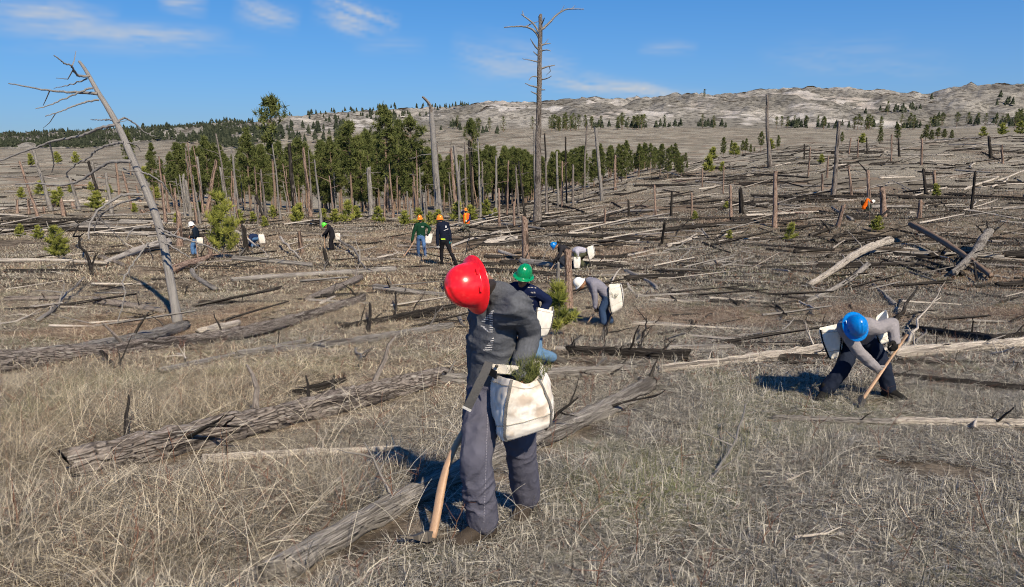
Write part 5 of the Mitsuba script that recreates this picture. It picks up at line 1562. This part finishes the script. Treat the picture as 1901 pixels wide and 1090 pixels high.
M = person('man in an orange hard hat and dark green hoodie walking with a hoe', Y, (781.5, 441, .0), (781, 415, .0), (.1, -1), (.1, -1), (779.7, 406.5, -.05), (-.05, -.15, 1), (-.1, -1, -.25), [(795, 433, -.1), (765, 446, -.15)],
           [(802, 424, .05), (764, 430, .05)], [(790, 476, -.1), (777, 471, .25)], [(.2, -1), (.3, -1)], (.012, .045, .026), (.075, .15, .32), (.10, .12, .16), ORG, gloves=[(.03, .03, .03)] * 2, res=.03, skin=(.42, .24, .17), beard=(.12, .06, .03), shirt_name='hoodie', loose=1.7, loose_p=.3, straight=1.05, knees=[(.1, -1, 0), (-.6, -.9, .1)])
print_on(M['key'], 'printed_mark', M['key'] + '__hoodie', [[(781.5, 420.2), (787, 420), (787, 420.9), (781.5, 421.1)], [(782.5, 421.6), (786.5, 421.5), (786.5, 422.2), (782.5, 422.3)]], (.4, .42, .4), 'small pale print on the chest', off=.01)
hoe('pale wooden stick hoe held by the man in the green hoodie', J(773, 438, Y, -.15), J(750, 477, Y, -.4), .028, (-.5, -.5, -.6), (.15, .1))
rect_bag('white planting bag hanging at the hip of the man in the dark green hoodie', 790, 434, 804, 452, Y - .1, .2, mud=.05, bulge=.015, nu=32, nv=12, shear=-.12)
Y = 29.2
M = person('man in an orange hard hat and navy hoodie with a lime hem, seen from behind', Y, (825, 447, .0), (822, 414, .0), (-.45, .8), (-.45, .85), (816.5, 407.5, -.02), (.0, 0, 1), (-.9, .15, -.1), [(812.5, 455, -.1), (836, 447, .0)],
           [(806, 436, .05), (848, 434, .05)], [(820, 487, .1), (846, 482, -.25)], [(-.9, .3), (-.8, .5)], (.012, .016, .032), (.016, .016, .02), (.02, .02, .02), ORG, gloves=[(.35, .36, .38), (.04, .22, .25)], res=.028, shirt_name='hoodie', loose=1.7, loose_p=.4, straight=1.04, skin=(.36, .2, .14))
print_on(M['key'], 'printed_mark', M['key'] + '__hoodie', [[(826.4, 419.2), (829.2, 419), (829.0, 423.2), (826.6, 423.2)], [(824, 427.6), (832, 424.3), (832.2, 425.4), (824.2, 428.8)]], (.6, .6, .62), 'pale emblem and line of print on the back', off=.012)
band(M['key'], 'hem', [M['pel'] + M['lp'] * .15 + [0, -.0, .085], M['pel'] + M['lp'] * .13 + [0, -.13, .085], M['pel'] + [0, -.172, .085], M['pel'] - M['lp'] * .13 + [0, -.13, .085], M['pel'] - M['lp'] * .15 + [0, -.0, .085]], .06, (0, 0, 1), (.42, .66, .05), 'lime green hem')
hoe('thin stick hoe held by the man in the navy hoodie', J(836.5, 447, Y, -.05), J(839.5, 488, Y, -.2), .014, (.2, -.6, -.6), (.12, .08))

# the man in the orange vest shading his eyes
Y = 51.0
M = person('man in an orange vest over a yellow shirt raising a hand to his face', Y, (866, 416.5, .0), (866, 397.5, .0), (-.2, -1), (-.25, -1), (864.6, 390.8, -.05), (.05, -.1, 1), (-.35, -.95, -.2), [(867.5, 411, -.22), (861.5, 391.8, -.24)],
           [(879, 408, .05), (852, 397, -.05)], [(871, 434.5, .0), (860, 434.5, .0)], [(.2, -1), (-.3, -1)], (.02, .025, .09), (.085, .095, .075), (.05, .045, .04), ORG, gloves=[(.55, .55, .55), None], res=.034, loose=1.4, hands_dir=[(-.8, -.5, .1), (.3, .1, .9)])
c, sp = M['pel'], M['chest'] - M['pel']
vest = skin_over([hull((c + sp * t + M['lc'] * w, r), (c + sp * t - M['lc'] * w, r), (c + sp * (t + .3) + M['lc'] * (w + .02), r), (c + sp * (t + .3) - M['lc'] * (w + .02), r)) for t, w, r in ((.12, .075, .150), (.4, .085, .150), (.62, .09, .142))], .03, 6)
fcv = M['fc']
def vest_col(v, col):
    q = (v - c) @ M['lc']
    f = (v - c) @ fcv
    col = col.copy()
    col[(np.abs(q + .02) < .065) & (f > 0)] = (.62, .36, .03)
    return col


cloth(M['key'], 'vest', vest, (.78, .13, .03), .004, 9, 3, vest_col, 'orange vest open over a yellow shirt')

# the worker in the orange vest, far right
Y = 54.5
M = person('bent worker in a bright orange vest and white helmet on the right-hand slope', Y, (1604.5, 384, .05), (1612, 370.5, -.02), (.9, -.4), (.9, -.4), (1619.5, 374.5, -.05), (.8, -.3, .45), (.6, -.4, -.7), [(1613, 391, .1), (1615, 392, -.2)],
           [(1613, 382, .25), (1612, 382, -.3)], [(1611, 397, .1), (1605, 397, -.1)], [(1, -.2), (1, -.3)], (.16, .17, .15), (.03, .035, .03), (.03, .03, .03), WHT, res=.036, hump=.05)
c, sp = M['pel'], M['chest'] - M['pel']
vest = skin_over([hull((c - sp * .1 + M['lc'] * .07, .17), (c - sp * .1 - M['lc'] * .07, .17), (c + sp * .85 + M['lc'] * .1, .165), (c + sp * .85 - M['lc'] * .1, .165))], .035, 4)
cloth(M['key'], 'vest', vest, (.9, .16, .015), .004, 9, 5)
rect_bag('black pack on the back of the bent worker in the orange vest', 1598.5, 373, 1603, 381, Y, .2, mud=0, bulge=.02, straps=False, nu=24, nv=8, plain=(.02, .02, .022))

# two workers at the left
Y = 33.0
M = person('worker in a white hard hat and dark top standing beside a reddish trunk', Y, (363.5, 444, .0), (361.5, 424, .0), (-1, -.25), (-1, -.2), (356, 419, -.03), (-.25, -.1, .95), (-.95, -.2, -.3), [(353.5, 440, -.15), (355, 441, .15)],
           [(364, 438, -.25), (364, 438, .3)], [(359, 475, -.1), (365, 475, .15)], [(-1, -.1), (-1, 0)], (.012, .02, .035), (.09, .19, .38), (.05, .045, .04), WHT, res=.034, skin=(.32, .18, .12), straight=1.04)
rect_bag('white planting bag at the hip of the white-helmeted worker in the dark top', 364.5, 441, 377, 455, Y - .15, .22, mud=.05, bulge=.03, nu=32, nv=12, shear=.05)
Y = 38.0
M = person('worker in a navy top bent double beside the black burnt post, at the left', Y, (479, 442, .1), (464, 439, .0), (-1, -.3), (-1, -.3), (457, 443, -.02), (-.9, -.1, -.35), (-.2, -.2, -.9), [(462, 456, -.2), (464, 457, .15)],
           [(465, 447, -.3), (466, 447, .3)], [(470, 463, -.15), (481, 463, .2)], [(-1, -.1), (-1, 0)], (.018, .03, .075), (.07, .15, .30), (.03, .03, .03), (.80, .10, .02), res=.034, hump=.06, gloves=[(.5, .08, .03)] * 2)
bag('white planting bag on the back of the worker bent double in navy', [J(480, 435, Y, .1), J(479, 438, Y, -.2), J(489, 436, Y, -.2), J(490, 434, Y, .1)], [J(484, 450, Y, .1), J(482, 453, Y, -.16), J(493, 452, Y, -.16), J(493, 450, Y, .1)], mud=0, bulge=.02, straps=False, nu=32, nv=12, seed=21)


# ------------------------------------------------------------------ dry grass
def blade_patch(name, size, count, length, width, seed, segs=3, lean=(.3, 1.2), curl=(.2, 1.6), red=0.0, tall=0, tall_len=(.3, .55), wmul=1.0):
    """A square of dry, tangled blades; uv.x: a random number (+1: a reddish weed), uv.y: along the blade."""
    r = np.random.default_rng(seed)
    n = count + tall
    isTall = np.arange(n) >= count
    # blades stand in loose tufts
    nt = max(4, count // 26)
    tc = r.uniform(-.5, .5, (nt, 2)) * size
    ti = r.integers(0, nt, n)
    root = tc[ti] + r.normal(0, size * .06, (n, 2))
    loose = r.random(n) < .45
    root[loose] = r.uniform(-.55, .55, (loose.sum(), 2)) * size
    az = r.uniform(0, 2 * np.pi, n)
    out = root - tc[ti]
    az = np.where(loose, az, np.arctan2(out[:, 1], out[:, 0]) + r.normal(0, .7, n))
    phi = r.uniform(*lean, n)
    kap = r.uniform(*curl, n) * np.where(r.random(n) < .95, 1, -1)
    L = r.uniform(*length, n)
    L[isTall] = r.uniform(*tall_len, isTall.sum())
    phi[isTall] = np.abs(r.normal(.15, .25, isTall.sum()))
    kap[isTall] = r.uniform(.1, .9, isTall.sum())
    w = width * r.uniform(.6, 1.3, n) * np.where(isTall, .8, 1) * np.where(r.random(n) < .2, 1.65, 1)
    p = np.concatenate([root, np.full((n, 1), -.01)], 1)
    pts = [p]
    turn = r.normal(0, .5, n)
    for s in range(segs):
        t = (s + .5) / segs
        ph = np.clip(phi + kap * t, -1.8, 1.75)
        a = az + turn * t
        p = p + (L / segs)[:, None] * np.stack([np.sin(ph) * np.cos(a), np.sin(ph) * np.sin(a), np.cos(ph)], 1)
        p[:, 2] = np.maximum(p[:, 2], .006 + .02 * r.random(n))
        pts.append(p)
    tw = az + np.pi / 2 + r.normal(0, .5, n)
    side = np.stack([np.cos(tw), np.sin(tw), r.normal(0, .3, n)], 1) * (w * .5)[:, None]
    vs, us = [], []
    u = r.uniform(0, .999, n) + (r.random(n) < red)
    for s in range(segs):
        k = 1 - .5 * (s / segs) ** 2
        vs += [pts[s] + side * k, pts[s] - side * k]
        us += [np.stack([u, np.full(n, s / segs)], 1)] * 2
    vs.append(pts[segs])
    us.append(np.stack([u, np.ones(n)], 1))
    m = 2 * segs + 1
    v = np.stack(vs, 1).reshape(-1, 3)
    uv = np.stack(us, 1).reshape(-1, 2)
    o = np.arange(n)[:, None] * m
    f = [o + [2 * s, 2 * s + 1, 2 * s + 2] for s in range(segs)] + [o + [2 * s + 1, 2 * s + 3, 2 * s + 2] for s in range(segs - 1)]
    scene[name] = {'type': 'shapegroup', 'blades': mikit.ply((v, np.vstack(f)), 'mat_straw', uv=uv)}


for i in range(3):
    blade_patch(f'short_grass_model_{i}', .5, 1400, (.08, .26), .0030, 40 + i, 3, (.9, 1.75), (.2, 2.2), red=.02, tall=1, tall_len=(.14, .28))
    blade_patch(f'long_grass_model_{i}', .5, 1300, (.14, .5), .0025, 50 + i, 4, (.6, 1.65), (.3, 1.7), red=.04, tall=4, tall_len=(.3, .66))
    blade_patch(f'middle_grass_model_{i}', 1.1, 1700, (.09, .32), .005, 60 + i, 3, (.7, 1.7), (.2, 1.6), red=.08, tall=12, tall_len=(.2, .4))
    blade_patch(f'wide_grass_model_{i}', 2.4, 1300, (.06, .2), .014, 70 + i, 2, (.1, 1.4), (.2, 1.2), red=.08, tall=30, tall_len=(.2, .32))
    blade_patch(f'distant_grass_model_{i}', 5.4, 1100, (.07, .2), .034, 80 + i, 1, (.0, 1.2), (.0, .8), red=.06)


def near_log(x, y):
    best = 9.0
    for a, b, rad in LOG_AXES:
        d = b[:2] - a[:2]
        t = np.clip(((x - a[0]) * d[0] + (y - a[1]) * d[1]) / max(d.dot(d), 1e-9), 0, 1)
        best = min(best, math.hypot(x - a[0] - d[0] * t, y - a[1] - d[1] * t) - rad)
    return best


GRASS = 0


def lay(models, y0, y1, step, zscale, seed, pick):
    global GRASS
    r = np.random.default_rng(seed)
    y = y0
    while y < y1:
        half = max(2.6, .80 * (y + step))
        for x in np.arange(-half, half, step):
            px, py_ = x + r.uniform(-.4, .4) * step, y + r.uniform(-.4, .4) * step
            if any(math.hypot(px - bx, py_ - by) < br for bx, by, br in BARE):
                continue
            m, zs = pick(px, py_, r)
            if m is None:
                continue
            e = step * .5
            z = float(hz(px, py_))
            gx, gy = (float(hz(px + e, py_)) - float(hz(px - e, py_))) / (2 * e), (float(hz(px, py_ + e)) - float(hz(px, py_ - e))) / (2 * e)
            s, a = r.uniform(.9, 1.15), r.uniform(0, 6.2832)
            c, sn = s * math.cos(a), s * math.sin(a)
            M = np.array([[c, -sn, 0, px], [sn, c, 0, py_], [gx * c + gy * sn, -gx * sn + gy * c, zs, z], [0, 0, 0, 1.0]])
            GRASS += 1
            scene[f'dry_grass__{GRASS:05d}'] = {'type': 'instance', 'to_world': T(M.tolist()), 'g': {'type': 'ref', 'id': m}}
        y += step


def pick_near(x, y, r):
    d = near_log(x, y)
    left = meshkit.noise(np.array([x * .7, y * .7, 0.5]), 4) + (.42 if x < -.25 * y + .2 else 0) - (.25 if x > .1 * y else 0)
    i = r.integers(3)
    if d < .42:
        return (f'short_grass_model_{i}', .3 if d < .3 else .6) if d > .11 else (None, 0)
    if meshkit.noise(np.array([x * .9, y * .9, 2.5]), 8) < .15 and d > .5:
        return None, 0
    tuss = .35 + 1.25 * meshkit.noise(np.array([x * 1.9, y * 1.9, 8.5]), 6)
    return (f'long_grass_model_{i}', tuss * r.uniform(.8, 1.1)) if left > .55 else (f'short_grass_model_{i}', tuss * r.uniform(.85, 1.2))


for x_, y_, r_ in ((1420, 942, .2), (1472, 950, .12), (1295, 975, .1), (1262, 998, .1), (1560, 994, .12), (1500, 1068, .1)):
    g = ground_at(x_, y_)
    BARE.append((g[0], g[1] - .05, r_))
lay(None, 2.3, 9.5, .34, 1, 1, pick_near)
lay(None, 9.5, 23, .80, 1, 2, lambda x, y, r: (f'middle_grass_model_{r.integers(3)}', r.uniform(.45, .95)) if meshkit.noise(np.array([x * .55, y * .55, 3.0]), 2) > .14 else (None, 0))
lay(None, 23, 52, 1.9, 1, 3, lambda x, y, r: (f'wide_grass_model_{r.integers(3)}', r.uniform(.5, 1.1)) if meshkit.noise(np.array([x * .22, y * .22, 3.0]), 2) > .28 else (None, 0))
lay(None, 52, 135, 4.6, 1, 4, lambda x, y, r: (f'distant_grass_model_{r.integers(3)}', r.uniform(.5, 1.1)) if meshkit.noise(np.array([x * .09, y * .09, 3.0]), 2) > .36 else (None, 0))
tell('dry_grass', 'tangled dry straw-coloured grass', 'grass', kind='stuff')


# long single straws arching over the near turf, and reddish branching weeds
def stems():
    r = np.random.default_rng(91)
    out = []
    for k in range(190):
        y = r.uniform(3.1, 8.5)
        x = r.uniform(-.72, .0 if r.random() < .8 else .65) * y
        p = np.array([x, y, float(hz(x, y))])
        L, th, ph = r.uniform(.3, .85), r.uniform(0, 6.28), r.uniform(.05, .8)
        q = [p]
        for s in range(7):
            ph += r.uniform(.02, .22)
            q.append(q[-1] + L / 7 * np.array([math.sin(ph) * math.cos(th), math.sin(ph) * math.sin(th), math.cos(ph)]))
        v, f, uv = tube(q, np.linspace(.0021, .0009, 8), 4)
        out.append((v, f, np.stack([np.full(len(v), r.uniform(0, .25)), np.clip(uv[:, 1] * 0 + .8, 0, 1)], 1)))
    m = join(out)
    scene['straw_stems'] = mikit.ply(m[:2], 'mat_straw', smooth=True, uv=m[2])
    tell('straw_stems', 'long pale single straws arching over the near grass', 'straw', kind='stuff')
    out = []
    for k in range(110):
        y = r.uniform(3.2, 13)
        x = r.uniform(-.72, .15) * y if k % 3 else r.uniform(-.1, .7) * y
        p = np.array([x, y, float(hz(x, y))])
        h = r.uniform(.1, .34)
        top = p + np.array([r.normal(0, .06), r.normal(0, .06), h])
        main = wander(p, top, 6, .05, k)
        for q, w in [(main, .003)] + [(wander(main[i], main[i] + np.array([r.normal(0, .08), r.normal(0, .08), r.uniform(.04, .14)]), 4, .06, k + i), .0018) for i in r.integers(2, 6, 5)]:
            v, f, uv = tube(q, np.linspace(w, w * .5, len(q)), 4)
            out.append((v, f, np.stack([np.full(len(v), 1 + r.uniform(0, .9)), np.full(len(v), .6)], 1)))
    m = join(out)
    scene['dry_weeds'] = mikit.ply(m[:2], 'mat_straw', smooth=True, uv=m[2])
    tell('dry_weeds', 'thin reddish branching weeds between the grass', 'weeds', kind='stuff')


stems()


# small white stones showing between the blades
def stones():
    r = np.random.default_rng(90)
    rows = [((1416, 938), 12, 'largest white stone of a small cluster in the short grass of the right foreground'), ((1434, 942), 7, 'small white stone right beside the largest one of its cluster'), ((1472, 950), 6, 'white stone lying apart on the right side of the small cluster'), ((1295, 975), 8, 'pale stone in the short grass right of the green shoots'),
            ((1262, 998), 8, 'pale stone in the grass below the green shoots'), ((1560, 994), 10, 'pinkish stone at the end of a pale stick in the right foreground'), ((1500, 1068), 7, 'pale stone near the bottom edge in the right foreground'), ((1388, 900), 6, 'tiny pale stone between the curved grey branch and the white stone cluster'),
            ((1100, 912), 7, 'pale stone in the grass right of the rear boot of the red-helmeted man'), ((1660, 660), 22, 'wide flat pale stone beyond the digging worker in the blue hard hat')]
    for (px, py), w, lab in rows:
        p = ground_at(px, py)
        s = w / ppm(p)
        m = trimesh.creation.icosphere(3, .5)
        v = np.array(m.vertices)
        v = v * (1 + .5 * (meshkit.fbm(v * 3 + r.uniform(0, 50, 3), 3)[:, None] - .5)) * [s * 1.3, s, s * .8] + p + [0, 0, s * .25]
        k = thing('stone', lab, 'stone')
        scene[k] = mikit.ply((v, np.array(m.faces)), 'mat_stone', smooth=True)


stones()


# ------------------------------------------------------------------ labels that tell look-alikes apart by the nearest landmark
MARKS = [('the leaning bleached snag', 322, 540), ('the tall forked dead pine', 998, 390), ('the crooked-topped dead trunk', 812, 330), ('the tall half-charred trunk', 1428, 260), ('the stout black-footed trunk', 1549, 320), ('the tall red-barked trunk', 1439, 385),
         ('the black burnt slab', 1375, 370), ('the bent orange-vested worker', 1610, 384), ('the straight brown propped log', 1760, 482), ('the propped bleached log', 1575, 500), ('the digging blue-helmeted worker', 1592, 670), ('the white-helmeted worker in lilac-grey', 1108, 566),
         ('the flaky red-barked stump', 1057, 510), ('the tall reddish stump', 976, 442), ('the orange-vested man in yellow', 866, 412), ('the man in the navy hoodie', 823, 446), ('the lime-helmeted worker', 609, 440), ('the young bushy pine', 416, 412), ('the dark young pine', 107, 440),
         ('the tallest left pine', 506, 270), ('the tall fork-crowned pine', 718, 290), ('the bare-stemmed yellowish pine', 770, 290), ('the slim small-crowned pine', 877, 290), ('the lone skyline pine', 1307, 182), ('the grey-brown stump', 1706, 385), ('the red-helmeted man', 900, 720), ('the stout forked grey trunk', 687, 360)]
NTH = ['nearest', 'second nearest', 'third nearest', 'fourth nearest', 'fifth nearest', 'sixth nearest', 'seventh nearest', 'eighth nearest', 'ninth nearest', 'tenth nearest', 'eleventh nearest', 'twelfth nearest']
WHAT = {'charred logs on the right-hand slope': 'charred log', 'grey logs on the right-hand slope': 'weathered grey log', 'bleached logs on the right-hand slope': 'bleached log', 'fallen logs on the left-hand slope': 'fallen log', 'fallen logs in the middle of the clearing': 'fallen log',
        'fallen logs on the near right side': 'fallen log', 'dead branches in the dry grass': 'dead branch', 'short burnt trunks on the right-hand slope': 'short burnt trunk', 'bare dead trunks before the green pines': 'bare dead trunk', 'bare dead trunks on the left-hand slope': 'bare leaning trunk',
        'green pines of the stand across the middle': 'dense-stand pine', 'scattered pines behind the right-hand slope': 'small meadow pine', 'pines on the far hills': 'far-off hill pine', 'small young pines': 'small young pine'}


def middle_of(key):
    e = scene.get(key) or next(v for k, v in scene.items() if k.startswith(key + '__'))
    if e['type'] == 'instance':
        m = np.array(e['to_world'].matrix)
        return m[:3, 3] + [0, 0, m[2, 2] * .5]
    v = meshkit.WRITTEN[e['filename']][0]
    return (v.min(0) + v.max(0)) / 2


def tell_apart():
    pools = {}
    for key, t in labels.items():
        if t.get('group') in WHAT:
            x, y = project(middle_of(key))
            d = [(x - mx) ** 2 + (1.6 * (y - my)) ** 2 for _, mx, my in MARKS]
            i = int(np.argmin(d))
            dx, dy = x - MARKS[i][1], y - MARKS[i][2]
            side = ('left' if dx < 0 else 'right') if abs(dx) > abs(dy) else ('up-slope' if dy < 0 else 'nearer the camera')
            pools.setdefault((WHAT[t['group']], i, side), []).append((d[i], key))
    for (what, i, side), rows in pools.items():
        where = {'left': 'on its left', 'right': 'on its right', 'up-slope': 'on its far side', 'nearer the camera': 'on its near side'}[side]
        for n, (_, key) in enumerate(sorted(rows)):
            if n < len(NTH):
                labels[key]['label'] = f'{what} {NTH[n]} to {MARKS[i][0]}, {where}'


tell_apart()
